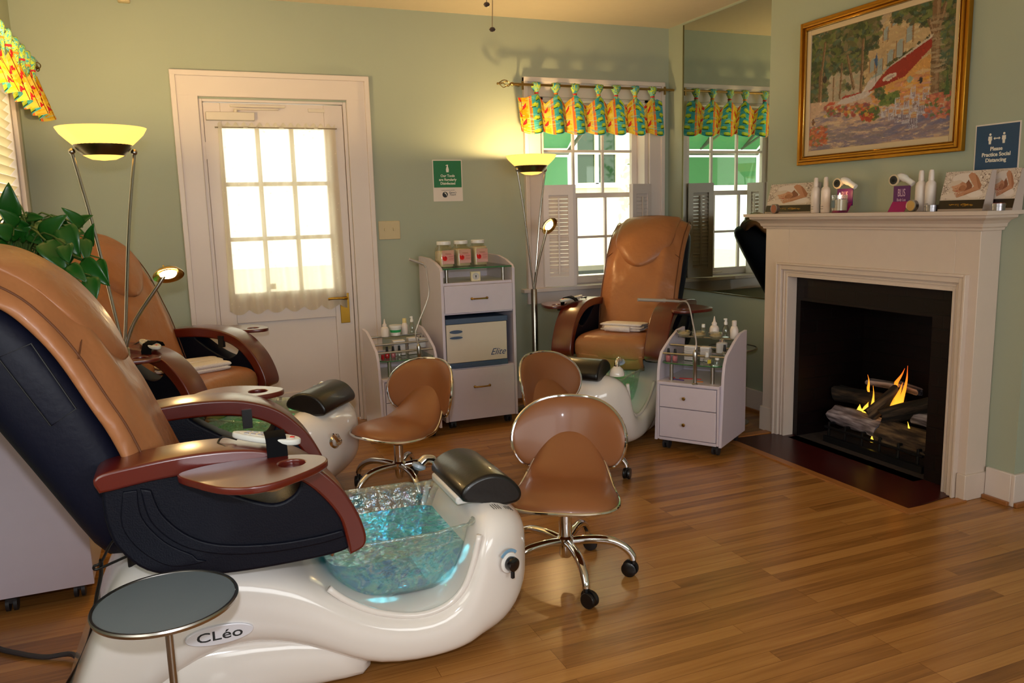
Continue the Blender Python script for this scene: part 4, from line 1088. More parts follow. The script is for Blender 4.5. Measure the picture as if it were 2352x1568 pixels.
# leaves: base point, tip point, half width (plant coordinates)
LV = [((0.001, -0.11, 0.353), (0.007, -0.16, 0.465), 0.036), ((0.082, -0.11, 0.289), (0.16, -0.16, 0.363), 0.034), ((0.205, -0.06, 0.319), (0.16, -0.11, 0.386), 0.024), ((0.22, -0.06, 0.251), (0.236, -0.11, 0.327), 0.023), ((0.21, -0.11, 0.284), (0.216, -0.16, 0.203), 0.024), ((0.201, -0.16, 0.213), (0.274, -0.21, 0.12), 0.034), ((0.251, -0.11, 0.211), (0.271, -0.16, 0.122), 0.02), ((0.227, -0.21, 0.157), (0.233, -0.26, 0.069), 0.03), ((0.168, -0.24, 0.2), (0.22, -0.29, 0.144), 0.024), ((0.103, -0.2, 0.28), (0.161, -0.25, 0.186), 0.05), ((0.154, -0.14, 0.331), (0.192, -0.19, 0.227), 0.04), ((0.035, -0.06, 0.357), (0.089, -0.11, 0.358), 0.018), ((0.045, -0.01, 0.334), (0.102, -0.06, 0.31), 0.024), ((0.014, -0.11, 0.328), (-0.022, -0.16, 0.386), 0.026), ((0.006, -0.16, 0.3), (-0.044, -0.21, 0.33), 0.03), ((0.037, -0.06, 0.312), (0.078, -0.11, 0.267), 0.026), ((0.168, -0.26, 0.267), (0.174, -0.31, 0.212), 0.03), ((-0.027, -0.06, 0.27), (-0.079, -0.11, 0.229), 0.03), ((0.019, -0.044, 0.316), (0.001, -0.094, 0.357), 0.028), ((0.032, -0.052, 0.327), (-0.011, -0.102, 0.331), 0.027), ((-0.073, 0.122, 0.325), (-0.114, 0.072, 0.303), 0.023), ((-0.031, 0.067, 0.254), (0.029, 0.017, 0.27), 0.027), ((0.185, 0.004, 0.324), (0.229, -0.046, 0.363), 0.024), ((-0.039, -0.02, 0.297), (-0.005, -0.07, 0.343), 0.029), ((0.097, -0.046, 0.285), (0.056, -0.096, 0.302), 0.023), ((-0.027, 0.009, 0.248), (-0.068, -0.041, 0.229), 0.029), ((0.03, 0.094, 0.294), (0.057, 0.044, 0.345), 0.025), ((0.059, 0.1, 0.263), (0.108, 0.05, 0.3), 0.025), ((0.175, 0.107, 0.314), (0.129, 0.057, 0.289), 0.024), ((0.041, 0.108, 0.329), (0.026, 0.058, 0.375), 0.029), ((0.147, 0.071, 0.289), (0.139, 0.021, 0.339), 0.029), ((0.031, 0.044, 0.224), (0.09, -0.006, 0.241), 0.03), ((-0.091, 0.158, 0.243), (-0.11, 0.108, 0.288), 0.032), ((0.008, -0.055, 0.286), (-0.005, -0.105, 0.331), 0.028), ((-0.046, 0.109, 0.321), (0.011, 0.059, 0.3), 0.024), ((-0.004, -0.042, 0.286), (0.043, -0.092, 0.322), 0.027), ((0.043, 0.13, 0.214), (0.078, 0.08, 0.263), 0.025), ((0.011, 0.151, 0.286), (0.063, 0.101, 0.321), 0.024), ((-0.035, 0.047, 0.306), (-0.026, -0.003, 0.255), 0.029), ((-0.005, 0.021, 0.335), (-0.045, -0.029, 0.311), 0.029), ((0.163, 0.076, 0.237), (0.114, 0.026, 0.246), 0.03), ((-0.091, 0.132, 0.218), (-0.067, 0.082, 0.271), 0.032), ((0.015, 0.08, 0.282), (0.062, 0.03, 0.249), 0.023), ((-0.057, 0.015, 0.31), (-0.026, -0.035, 0.266), 0.023), ((-0.074, 0.02, 0.318), (-0.027, -0.03, 0.287), 0.022), ((0.151, -0.005, 0.25), (0.185, -0.055, 0.208), 0.026), ((-0.001, 0.158, 0.318), (0.043, 0.108, 0.361), 0.028), ((0.052, 0.015, 0.322), (0.099, -0.035, 0.29), 0.025), ((0.128, 0.149, 0.309), (0.189, 0.099, 0.3), 0.028), ((-0.048, 0.056, 0.266), (0.011, 0.006, 0.256), 0.034), ((0.144, 0.021, 0.239), (0.141, -0.029, 0.188), 0.024), ((0.123, 0.013, 0.261), (0.144, -0.037, 0.313), 0.025)]
for i, (A, Bp, w) in enumerate(LV):
    A, Bp = Vector(A), Vector(Bp)
    leaf(lf, A, Bp, w, .35, (rng.uniform(-.3, .3), -1, rng.uniform(0, .6)))
    stm.tube(crv([(rng.uniform(-.04, .04), rng.uniform(-.04, .04), .10), tuple(Vector((A.x*.4, A.y*.4, max(A.z, .12)+.03))), tuple(A)], 4), .003, 5)
for i in range(16):
    a = rng.uniform(0, 2*PI); r0 = rng.uniform(.05, .12); A = Vector((r0*math.cos(a), r0*math.sin(a), rng.uniform(.14, .32)))
    Bp = A+Vector((math.cos(a), math.sin(a), rng.uniform(-.3, .8))).normalized()*.11
    leaf(lf, A, Bp, .030, .3, (0, -.4, 1)); stm.tube(crv([(0, 0, .1), tuple(A*.6+Vector((0, 0, .05))), tuple(A)], 3), .003, 5)
lf.done('foliage', LEAF, pp, smooth=180, solid=.0012)
stm.done('stem', mat('plant_stem', (70, 96, 40), .6), pp)
# ------------------------------------------------------------------ fireplace
MANT = mat('mantel_paint', (212, 196, 184), .38, noise=.015)
def blackbrick():
    m = bpy.data.materials.new('painted_brick'); m.use_nodes = True; nt = m.node_tree; N = nt.nodes; L = nt.links; b = pbsdf(m)
    tc = N.new('ShaderNodeTexCoord'); mp = N.new('ShaderNodeMapping'); mp.inputs['Rotation'].default_value = (R(90), 0, R(90))
    sp = N.new('ShaderNodeSeparateXYZ'); cb = N.new('ShaderNodeCombineXYZ'); ad = N.new('ShaderNodeMath')
    L.new(tc.outputs['Object'], sp.inputs[0]); L.new(sp.outputs[0], ad.inputs[0]); L.new(sp.outputs[1], ad.inputs[1]); L.new(ad.outputs[0], cb.inputs[0]); L.new(sp.outputs[2], cb.inputs[1])
    br = N.new('ShaderNodeTexBrick'); br.inputs['Scale'].default_value = 1; br.inputs['Brick Width'].default_value = .21; br.inputs['Row Height'].default_value = .068; br.inputs['Mortar Size'].default_value = .004
    br.inputs['Color1'].default_value = srgb(14, 6, 6); br.inputs['Color2'].default_value = srgb(21, 8, 8); br.inputs['Mortar'].default_value = srgb(12, 8, 8)
    L.new(cb.outputs[0], br.inputs['Vector']); L.new(br.outputs['Color'], b.inputs['Base Color']); b.inputs['Roughness'].default_value = .42; b.inputs['Specular IOR Level'].default_value = .3
    bp = N.new('ShaderNodeBump'); bp.inputs['Strength'].default_value = .5; bp.inputs['Distance'].default_value = .004; bp.invert = True
    L.new(br.outputs['Fac'], bp.inputs['Height']); L.new(bp.outputs[0], b.inputs['Normal']); return m
BRICK = blackbrick()
SOOT = mat('soot_brick', (9, 8, 8), .6, noise=.3, nscale=20, bump=.3, bscale=30)
fp = thing('fireplace', 'white painted fireplace mantel around a black brick firebox', 'fireplace', (0, 0, 0))
X0, X1 = 3.17, 3.297
b = B()
b.box(X0, X1, 2.43, 2.549, 0, 1.22).box(X0, X1, 3.607, 3.80, 0, 1.22).box(X0, X1, 2.549, 3.607, .938, 1.22)
b.done('surround', MANT, fp, bevel=.002)
def mould(b, d0, d1, x0, x1):
    """a picture-frame moulding around the opening, d0..d1 outside its edge"""
    y0, y1, z1 = 2.549, 3.607, .938
    b.box(x0, x1, y0-d1, y0-d0, 0, z1+d1).box(x0, x1, y1+d0, y1+d1, 0, z1+d1).box(x0+.0003, x1, y0-d0, y1+d0, z1+d0, z1+d1)
m = B(); mould(m, .0, .012, X0-.004, X0+.001); mould(m, .022, .032, X0-.006, X0+.001); mould(m, .040, .066, X0-.018, X0+.001); mould(m, .066, .078, X0-.026, X0+.001)
m.done('moulding', MANT, fp, bevel=.003)
B().box(X0-.012, X1, 3.60+.078, 3.81, 0, .145).done('plinth', MANT, fp, bevel=.003)
B().box(X0-.012, X1, 2.42, 2.466, 0, .12).done('plinth', MANT, fp, bevel=.003)
# cornice: stepped and coved profile swept round three sides
prof = [(.0, 1.205), (.012, 1.207), (.014, 1.217), (.022, 1.222), (.026, 1.236), (.040, 1.250), (.062, 1.258), (.068, 1.262), (.070, 1.272), (.092, 1.274), (.094, 1.291)]
rings = []
for d, z in prof: rings.append([(X1, 2.43-d, z), (X0-d, 2.43-d, z), (X0-d, 3.80+d, z), (X1, 3.80+d, z)])
B().loft(rings).done('mantel_shelf', MANT, fp, smooth=20)
# brick slips around the opening, and the firebox behind
b = B()
b.box(3.235, 3.31, 2.5492, 2.70, 0, .937).box(3.235, 3.31, 3.572, 3.6068, 0, .937).box(3.235, 3.31, 2.70, 3.572, .80, .937)
b.done('brick_slips', BRICK, fp, smooth=0)
b = B()
b.box(3.31, 3.86, 2.56, 2.70, 0, .95).box(3.31, 3.86, 3.572, 3.71, 0, .95).box(3.72, 3.86, 2.70, 3.572, 0, .95).box(3.31, 3.72, 2.70, 3.572, .90, .95)
b.done('firebox', BRICK, fp, smooth=0)
B().box(3.17, 3.72, 2.70, 3.572, .0, .006).done('firebox_floor', mat('ash_floor', (52, 42, 38), .9, noise=.3, nscale=30, bump=.4), fp, smooth=0)
HEAR = mat('hearth_stone', (58, 14, 12), .32, noise=.12, nscale=14)
h = B().loft([[(2.86, 2.455, z), (3.236, 2.50, z), (3.236, 3.66, z), (2.86, 3.70, z)] for z in (.0005, .006)])
he = h.done('hearth', HEAR, None); he['kind'] = 'structure'; he.name = 'floor_hearth'
B().box(2.815, 2.859, 2.41, 3.75, .0004, .0075).box(2.859, 3.165, 2.41, 2.454, .0004, .0075).box(2.859, 3.165, 3.701, 3.75, .0004, .0075).done('hearth_border', mat('border_oak', (162, 106, 56), .3, noise=.12, nscale=18, stretch=(6, 1, 1)), he)

# grate and gas logs
gr = thing('fire_grate', 'black iron grate under the logs in the fireplace', 'grate', (3.46, 3.12, .006))
b = B()
for y in (-.30, -.18, -.06, .06, .18, .30): b.tube([(-.13, y, 0), (-.13, y, .10), (.14, y, .07), (.14, y, 0)], .009, 6)
b.tube([(-.13, -.33, .075), (-.13, .33, .075)], .008, 6).tube([(.14, -.33, .06), (.14, .33, .06)], .008, 6)
b.box(-.17, -.15, -.36, .30, 0.0, .035).ball((-.16, -.40, .03), .022, n=8)
b.done('bars', DARKMET, gr)
def logmat(name, c0, c1, c2):
    m = bpy.data.materials.new(name); m.use_nodes = True; nt = m.node_tree; N = nt.nodes; L = nt.links; b = pbsdf(m)
    tc = N.new('ShaderNodeTexCoord'); mp = N.new('ShaderNodeMapping'); mp.inputs['Scale'].default_value = (2, 14, 14); L.new(tc.outputs['Object'], mp.inputs[0])
    nz = N.new('ShaderNodeTexNoise'); nz.inputs['Scale'].default_value = 3; nz.inputs['Detail'].default_value = 5; L.new(mp.outputs[0], nz.inputs['Vector'])
    cr = N.new('ShaderNodeValToRGB'); e = cr.color_ramp.elements; e[0].position = .35; e[0].color = srgb(*c0); e[1].position = .68; e[1].color = srgb(*c2); q = e.new(.5); q.color = srgb(*c1)
    L.new(nz.outputs['Fac'], cr.inputs[0]); L.new(cr.outputs[0], b.inputs['Base Color']); b.inputs['Roughness'].default_value = .85
    bp = N.new('ShaderNodeBump'); bp.inputs['Strength'].default_value = .9; bp.inputs['Distance'].default_value = .012; L.new(nz.outputs['Fac'], bp.inputs['Height']); L.new(bp.outputs[0], b.inputs['Normal']); return m
LB = logmat('log_bark', (18, 14, 12), (66, 50, 38), (120, 96, 68)); LG = logmat('log_ash', (60, 52, 54), (128, 116, 122), (190, 180, 188)); LK = logmat('log_char', (10, 8, 8), (30, 24, 20), (76, 60, 46))
def log(label, p0, p1, r, m, seed, cut=None):
    p0, p1 = Vector(p0), Vector(p1); d = p1-p0; L = d.length
    q = d.to_track_quat('X', 'Z'); rg = random.Random(seed); ph = [rg.uniform(0, 6) for _ in range(4)]
    rings = []
    for i in range(15):
        x = L*i/14; rr_ = []
        for j in range(18):
            a = 2*PI*j/18; k = r*(1+.10*math.sin(2*a+ph[0])+.07*math.sin(5*a+ph[1]+x*9)+.05*math.sin(x*25+ph[2]))
            y, z = k*math.cos(a), k*math.sin(a)
            if cut and z > r*cut: z = r*cut
            rr_.append((x+(.01*math.sin(3*a+ph[3]) if i in (0, 14) else 0), y+.012*math.sin(x*7+ph[0]), z))
        rings.append(rr_)
    o = B().loft(rings).done('log', m, None, smooth=50); o.location = p0; o.rotation_mode = 'QUATERNION'; o.rotation_quaternion = q; o.rotation_mode = 'XYZ'
    tag(o, label, 'log', 'gas logs in the fireplace')
log('lower left log with a split ashy face, resting on the front of the grate', (3.40, 3.46, .145), (3.40, 3.10, .135), .055, LG, 1)
log('thick brown log at the lower right front of the fire', (3.40, 3.10, .125), (3.40, 2.79, .12), .062, LB, 2)
log('long dark charred log lying across the left back of the fire', (3.50, 3.55, .235), (3.56, 3.12, .25), .050, LK, 3)
log('short ashy log piece on top at the left of the fire', (3.55, 3.36, .335), (3.56, 3.16, .345), .028, LG, 4, .5)
log('dark log leaning up to the right back of the fire', (3.39, 3.10, .21), (3.56, 2.80, .35), .042, LK, 5)
log('brown log stub standing at the centre of the fire', (3.385, 3.19, .20), (3.50, 3.10, .34), .036, LB, 6)
log('pale ashy log crossing at the right end of the fire', (3.46, 2.96, .23), (3.52, 2.74, .215), .045, LG, 7)
log('small ashy log tip on top at the centre of the fire', (3.54, 3.16, .36), (3.56, 3.03, .34), .028, LG, 8, .4)
def flame_mat():
    m = bpy.data.materials.new('flame'); m.use_nodes = True; nt = m.node_tree; N = nt.nodes; L = nt.links; N.remove(N['Principled BSDF'])
    tc = N.new('ShaderNodeTexCoord'); sp = N.new('ShaderNodeSeparateXYZ'); L.new(tc.outputs['Object'], sp.inputs[0])
    mr = N.new('ShaderNodeMapRange'); mr.inputs['From Min'].default_value = .18; mr.inputs['From Max'].default_value = .46; L.new(sp.outputs[2], mr.inputs['Value'])
    cr = N.new('ShaderNodeValToRGB'); e = cr.color_ramp.elements; e[0].color = (1, .62, .06, 1); e[1].color = (1, .10, .01, 1); q = e.new(.45); q.color = (1, .34, .02, 1); L.new(mr.outputs[0], cr.inputs[0])
    em = N.new('ShaderNodeEmission'); em.inputs[1].default_value = 1.9; L.new(cr.outputs[0], em.inputs[0])
    tr = N.new('ShaderNodeBsdfTransparent'); lw = N.new('ShaderNodeLayerWeight'); lw.inputs['Blend'].default_value = .5
    m2 = N.new('ShaderNodeMapRange'); m2.inputs['From Min'].default_value = .2; m2.inputs['From Max'].default_value = .95; m2.inputs['To Min'].default_value = .1; m2.inputs['To Max'].default_value = .95; L.new(lw.outputs['Facing'], m2.inputs['Value'])
    mx = N.new('ShaderNodeMixShader'); L.new(m2.outputs[0], mx.inputs[0]); L.new(em.outputs[0], mx.inputs[1]); L.new(tr.outputs[0], mx.inputs[2]); L.new(mx.outputs[0], N['Material Output'].inputs[0]); return m
b = B()
def flame(y, z, h, w, lean, x=3.47, wig=0.0):
    rings = []
    for i in range(14):
        q = i/13; r = w*(math.sin(PI*(q*.92+.08)**.55))**1.2*(1-q*.35)+.0008
        cy = y+lean*q*q+wig*math.sin(q*7); rings.append([(x+r*.5*math.cos(a), cy+r*math.sin(a)*(1+.15*math.sin(3*a+i)), z+h*q) for a in [2*PI*j/12 for j in range(12)]])
    b.loft(rings)
flame(3.09, .20, .20, .030, -.055, 3.45, .006); flame(3.055, .22, .27, .016, -.03, 3.47, .008); flame(3.12, .35, .115, .013, -.05, 3.50, .006)
flame(3.26, .18, .075, .030, -.02, 3.43); flame(3.22, .18, .17, .012, .0, 3.44, .004); flame(3.28, .30, .095, .009, .01, 3.47, .003)
flame(3.30, .18, .05, .022, 0, 3.43); flame(3.13, .065, .04, .012, .0, 3.35); flame(2.94, .16, .055, .008, .012, 3.40)
tag(b.done('flames', flame_mat(), None, smooth=180), 'orange flames licking up between the logs in the fireplace', 'fire', kind='stuff')
light('fire_light', 'POINT', (3.44, 3.14, .26), 1.6, (1, .42, .08), .05)
# ------------------------------------------------------------------ valances
def valance_print(nper, nx, ny, seed, flip=False):
    p = Paint(nx, ny, (222, 176, 30)); p.rng = np.random.RandomState(seed)
    p.dabs(int(60*nper), 0, 1, 0, 1, .25/nper, .06, [(232, 196, 60), (206, 150, 20), (236, 206, 96)], k=.5)
    for k in range(-1, int(nper)+2):
        a = k/nper; q = 1/nper
        X = lambda u: a+u*q
        p.rect(X(.48), X(.52), 0, 1, (226, 196, 90)); p.rect(X(.52), X(.57), 0, 1, (232, 110, 80)); p.rect(X(.57), X(.61), 0, 1, (238, 140, 20))
        p.rect(X(.61), X(1.03), 0, 1, (70, 170, 176))
        p.dabs(26, X(.62), X(1.02), 0, 1, .08*q, .05, [(110, 196, 196), (60, 150, 166), (150, 206, 190)], k=.5)
        for i in range(6):
            v = .08+i*.17; s = 1 if i % 2 else -1
            p.ell(X(.81+s*.07), v, .13*q, .060, (176, 202, 44)); p.ell(X(.82+s*.07), v+.02, .09*q, .026, (214, 220, 80))
            p.line(X(.68+s*.09), v-.052, X(.95+s*.09), v-.040, .012*q, (44, 60, 30), asp=q*1.5)
        p.line(X(.25), 0, X(.22), 1, .012*q, (120, 40, 20), asp=q)
        for i in range(5):
            v = .06+i*.22; s = 1 if i % 2 else -1
            p.poly([(X(.24+s*.02), v-.07), (X(.24+s*.04), v+.02), (X(.24+s*.17), v+.13), (X(.24+s*.18), v+.03), (X(.24+s*.10), v-.05)], (196, 34, 50))
            p.poly([(X(.25+s*.05), v-.03), (X(.25+s*.15), v+.09), (X(.25+s*.14), v+.03)], (222, 70, 50))
    return p
TABM = None
def tab_mat():
    m = bpy.data.materials.new('printed_tab'); m.use_nodes = True; nt = m.node_tree; N = nt.nodes; L = nt.links
    tc = N.new('ShaderNodeTexCoord'); nz = N.new('ShaderNodeTexNoise'); nz.inputs['Scale'].default_value = 32; nz.inputs['Distortion'].default_value = 1.5; L.new(tc.outputs['Object'], nz.inputs['Vector'])
    cr = N.new('ShaderNodeValToRGB'); cr.color_ramp.interpolation = 'CONSTANT'; e = cr.color_ramp.elements; e[0].position = 0; e[0].color = srgb(70, 160, 170); e[1].position = .62; e[1].color = srgb(196, 200, 60)
    for q, c in ((.44, (190, 210, 60)), (.53, (60, 84, 40)), (.555, (110, 190, 190))): x = e.new(q); x.color = srgb(*c)
    L.new(nz.outputs['Fac'], cr.inputs[0]); L.new(cr.outputs[0], pbsdf(m).inputs['Base Color']); pbsdf(m).inputs['Roughness'].default_value = .8; return m
TABM = tab_mat()
FAB = attr_mat('printed_cotton', .8, .1, .35)
def valance(label, M, length, tabs, nper, drop_top, drop_bot, seed, flare=.0, rodlab=''):
    """M: local x along the rod, local y out of the wall, z up; z=0 at the rod"""
    t = thing('window_valance', label, 'valance', M.translation, M.to_euler().z, 'printed window valances')
    tb = [q/length for q in tabs]
    def top(u):
        d = min(abs(u-q) for q in tb)*length
        return drop_top-.062*min(1, (d/.075))**1.2*(1 if tb[0]-.02 < u < tb[-1]+.02 else .35)
    def fn(u, v):
        d = min(abs(u-q) for q in tb)*length
        z1 = top(u); z0 = drop_bot+.012*math.sin(u*nper*2*PI*.98+1)
        z = z0+(z1-z0)*v
        y = .022*math.sin(u*nper*2*PI+.6)*(1.1-.6*v)+.008*math.sin(u*41)+flare*(1-v)
        x = u*length+.012*math.sin(u*nper*2*PI+2.2)*(1-v*.6)+.02*(1-v)
        return (x, y, z)
    nx, ny = int(46*nper), 46
    me = grid_mesh(nx, ny, fn); pr = valance_print(nper, nx, ny, seed); pr.apply(me)
    finish('valance_cloth', me, FAB, t, smooth=180)
    for i, q in enumerate(tabs):
        b = B(); r = []
        for zz, w, dd in ((.018, .014, .010), (.014, .034, .018), (.0, .040, .020), (-.022, .028, .018), (-.045, .013, .012), (-.054, .010, .010), (-.062, .014, .012), (-.09, .020, .012), (-.125, .024, .006)):
            r.append([(q+w*math.cos(a)*(1+.12*math.sin(3*a+i)), .006+dd*math.sin(a), zz+.003*math.sin(4*a+i)) for a in [2*PI*j/14 for j in range(14)]])
        kt = b.loft(r).done('knotted_tab', TABM, t, smooth=180)
        B().lathe([(.009, -.060), (.0145, -.056), (.0145, -.049), (.009, -.046)], (q, .006, 0), 12).done('knot', mat(('knot_red', 'knot_orange')[i % 2], ((186, 40, 50), (226, 130, 40))[i % 2], .8), kt)
    return t
rod_y = YB-.10
VX0 = 2.165
valance('printed yellow and turquoise valance knotted on the rod over the back window', Matrix.Translation((VX0, rod_y, 2.183)), 1.135, [.145, .29, .435, .62, .76, .915, 1.06], 7.0, -.062, -.315, 3)
GOLDR = mat('rod_bronze', (150, 122, 72), .3, 1.0)
def finial(b, P, d):
    P, d = Vector(P), Vector(d).normalized()
    M = Matrix.Translation(P) @ d.to_track_quat('Z', 'Y').to_matrix().to_4x4()
    for k in range(4):
        a0 = k*PI/2
        pts = []
        for i in range(11):
            q = i/10; r = .030*math.sin(PI*q)**.8*(1-.35*q); a = a0+q*2.2
            pts.append(M @ Vector((r*math.cos(a), r*math.sin(a), .012+.085*q)))
        b.tube(pts, .0028, 6)
    b.lathe([(.011, -.01), (.013, .0), (.008, .012), (.0, .014)], (0, 0, 0), 12, M=M).ball(M @ Vector((0, 0, .102)), .008, n=6)
def rod(label, p0, p1, fins, wall_n):
    t = thing('curtain_rod', label, 'curtain rod', p0, 0, 'curtain rods'); p0, p1 = Vector(p0), Vector(p1); d = (p1-p0)
    B().tube([(0, 0, 0), tuple(d)], .0085, 12).done('pole', GOLDR, t)
    for s in fins:
        fb = B(); finial(fb, (0, 0, 0) if s == 0 else tuple(d), -d if s == 0 else d); fb.done('finial', GOLDR, t)
    w = Vector(wall_n)
    for q in (.06, .94):
        c = d*q; B().tube([tuple(c), tuple(c+w*.06), tuple(c+w)], .006, 8).lathe([(.02, 0), (.02, .006), (0, .006)], tuple(c+w*.96), 12).box(c.x-.006, c.x+.006, c.y-.006, c.y+.006, -.035, .02).done('bracket', GOLDR, t)
rod('bronze curtain rod with open spiral finial over the back window', (2.13, rod_y, 2.183), (3.40, rod_y, 2.183), (0,), (0, .075, 0))
lv_x = XL+.11
valance('printed yellow and turquoise valance over the left window at the photo edge', Matrix.Translation((lv_x, 5.03, 2.18)) @ Matrix.Rotation(R(-90), 4, 'Z'), 1.45, [.10, .25, .41, .58, .75, .92, 1.1, 1.28], 6.0, -.062, -.30, 8, flare=.055)
rod('bronze curtain rod with open spiral finial over the left window', (lv_x, 5.06, 2.18), (lv_x, 3.55, 2.18), (0, 1), (-.09, 0, 0))

# ------------------------------------------------------------------ painting over the mantel
pa = thing('framed_painting', 'gold-framed impressionist street cafe painting hung over the mantel', 'painting', (BX-.001, 3.157, 1.556))
hw, hh = .5225, .766
GOLDF = mat('gilt_frame', (176, 124, 38), .32, .85, noise=.12, nscale=40); 
def fr(d0, d1, x0, x1, m, name, par):
    b = B(); b.box(x0, x1, -hw+d0, -hw+d1, d0, hh-d0).box(x0, x1, hw-d1, hw-d0, d0, hh-d0).box(x0, x1, -hw+d1, hw-d1, d0, d1).box(x0, x1, -hw+d1, hw-d1, hh-d1, hh-d0); return b.done(name, m, par, bevel=.003)
f0 = fr(0, .018, -.028, 0, GOLDF, 'frame', pa)
fr(.018, .03, -.040, 0, GOLDF, 'frame_ridge', f0); fr(.03, .043, -.026, 0, GOLDF, 'frame_cove', f0)
fr(.043, .047, -.030, 0, mat('gilt_bright', (214, 176, 96), .2, 1.0), 'frame_lip', f0)
fr(.047, .075, -.018, 0, mat('linen_liner', (206, 184, 150), .8), 'liner', pa)
NXp, NYp = 300, 200
p = Paint(NXp, NYp, (196, 168, 152)); rg = p.rng
A = NXp/NYp
# sky / far facades
p.rect(0, 1, .42, 1, (178, 160, 140)); p.dabs(300, 0, .5, .35, 1, .012, .03, [(190, 170, 150), (160, 150, 130), (150, 160, 140)], k=.5)
# facade of the building with windows
p.poly([(.40, .42), (.42, .80), (.60, 1.0), (1, 1.0), (1, .30), (.5, .36)], (188, 160, 120))
p.dabs(220, .42, .95, .4, 1, .010, .03, [(200, 172, 132), (176, 148, 112), (206, 186, 150)], rot=(1.2, 1.9), k=.5)
for x, y, w, h in ((.475, .62, .018, .10), (.53, .60, .020, .12), (.60, .64, .022, .14), (.66, .70, .024, .14), (.56, .84, .016, .10), (.50, .82, .012, .07), (.72, .80, .022, .12), (.62, .93, .02, .08)):
    p.poly([(x-w, y-h/2), (x-w, y+h/2-.02), (x, y+h/2+.01), (x+w, y+h/2+.01), (x+w, y-h/2+.02)], (150, 160, 160)); p.line(x+w, y-h/2, x+w, y+h/2, .004, (150, 110, 70), asp=1/A); p.line(x-w, y-h/2, x-w, y+h/2, .003, (150, 110, 70), asp=1/A)
# foliage masses
G = [(58, 74, 40), (84, 98, 50), (110, 118, 66), (44, 58, 44), (96, 92, 60), (126, 110, 84), (70, 96, 80)]
p.dabs(900, 0, .52, .62, 1.02, .014, .028, G, k=.8, inside=lambda x, y: y > .60+.9*max(0, x-.36)**1.0+.06*math.sin(x*30))
p.dabs(260, 0, .14, .42, .8, .014, .028, G, k=.8); p.dabs(200, .2, .44, .48, .72, .011, .022, G, k=.7, inside=lambda x, y: math.sin(x*50)+math.sin(y*30) > .3)
p.dabs(520, .60, 1.0, .72, 1.02, .014, .03, G, k=.85, inside=lambda x, y: y > .92-.55*max(0, x-.66)); p.dabs(160, .90, 1.0, .3, .8, .012, .03, G, k=.7)
p.dabs(200, .58, .86, .58, .76, .012, .02, [(52, 62, 36), (40, 50, 32), (80, 84, 46)], k=.9, inside=lambda x, y: abs(y-(.585+.52*(x-.6))) < .035)
# trunks
T_ = (112, 84, 60)
def trunk(x0, y0, x1, y1, w, c=T_):
    p.line(x0, y0, x1, y1, w, c, asp=1/A); p.line(x0+w*.4, y0, x1+w*.4, y1, w*.35, (150, 120, 92), asp=1/A)
trunk(.075, .18, .085, .66, .016); trunk(.085, .6, .11, .9, .010); trunk(.24, .42, .25, .7, .007); trunk(.345, .48, .29, .75, .009); trunk(.40, .44, .405, .85, .010); trunk(.185, .30, .19, .6, .005)
trunk(.895, .28, .88, .98, .026, (124, 94, 66)); trunk(.88, .72, .84, .86, .012); trunk(.88, .7, .93, .95, .012)
p.dabs(60, .865, .92, .3, .9, .008, .03, [(150, 128, 100), (96, 74, 54), (176, 156, 130)], rot=(1.3, 1.8), k=.6)
# ground, sunlight and lilac shadows
p.poly([(0, .42), (.2, .40), (.45, .36), (.75, .26), (1, .24), (1, 0), (0, 0)], (196, 164, 142))
p.dabs(420, 0, 1, 0, .32, .035, .010, [(140, 124, 140), (120, 112, 140), (206, 176, 150), (214, 188, 160), (160, 140, 140)], rot=(-.35, .25), k=.65, inside=lambda x, y: y < .40-.16*x)
p.dabs(90, .0, .55, .0, .16, .05, .010, [(124, 112, 136), (130, 118, 128)], rot=(-.3, .1), k=.7); p.dabs(70, .6, 1, .04, .2, .05, .012, [(112, 108, 140), (140, 120, 130)], rot=(0, .4), k=.7)
# cafe front, awnings, umbrellas
p.poly([(.46, .42), (.86, .62), (.86, .24), (.5, .32)], (206, 150, 84)); p.dabs(200, .5, .86, .28, .58, .008, .03, [(222, 160, 60), (206, 140, 110), (190, 120, 90), (214, 180, 130), (200, 150, 140)], rot=(1.2, 1.9), k=.7, inside=lambda x, y: y < .30+.42*(x-.3))
p.poly([(.455, .425), (.595, .585), (.862, .735), (.862, .665), (.70, .49), (.60, .46)], (150, 34, 26)); p.poly([(.595, .585), (.605, .60), (.862, .755), (.862, .735)], (196, 184, 170))
p.ell(.60, .51, .050, .022, (206, 190, 176), .35); p.ell(.605, .51, .03, .008, (170, 150, 150), .35)
p.poly([(.46, .52), (.50, .555), (.585, .585), (.55, .545)], (150, 160, 156)); p.poly([(.41, .43), (.46, .52), (.55, .545), (.48, .44)], (200, 190, 186))
p.poly([(.21, .37), (.26, .40), (.42, .43), (.50, .425), (.44, .385), (.3, .36)], (200, 188, 186)); p.poly([(.24, .405), (.28, .43), (.33, .43), (.40, .435), (.38, .425), (.3, .41)], (168, 50, 44)); p.poly([(.12, .37), (.16, .395), (.21, .395), (.2, .37)], (190, 80, 56))
p.poly([(.49, .66), (.505, .72), (.515, .64), (.505, .60)], (50, 96, 150)); p.line(.505, .5, .50, .7, .002, (90, 80, 80), asp=1/A)
p.dabs(170, .12, .52, .22, .36, .012, .014, [(190, 70, 50), (200, 120, 60), (150, 60, 60), (96, 110, 60), (206, 170, 70), (120, 70, 90)], k=.8, inside=lambda x, y: abs(y-(.335-.16*(x-.12))) < .05)
p.dabs(60, .41, .53, .20, .29, .012, .016, [(170, 50, 40), (190, 60, 40), (96, 110, 50), (70, 90, 50), (200, 150, 60)], k=.9)
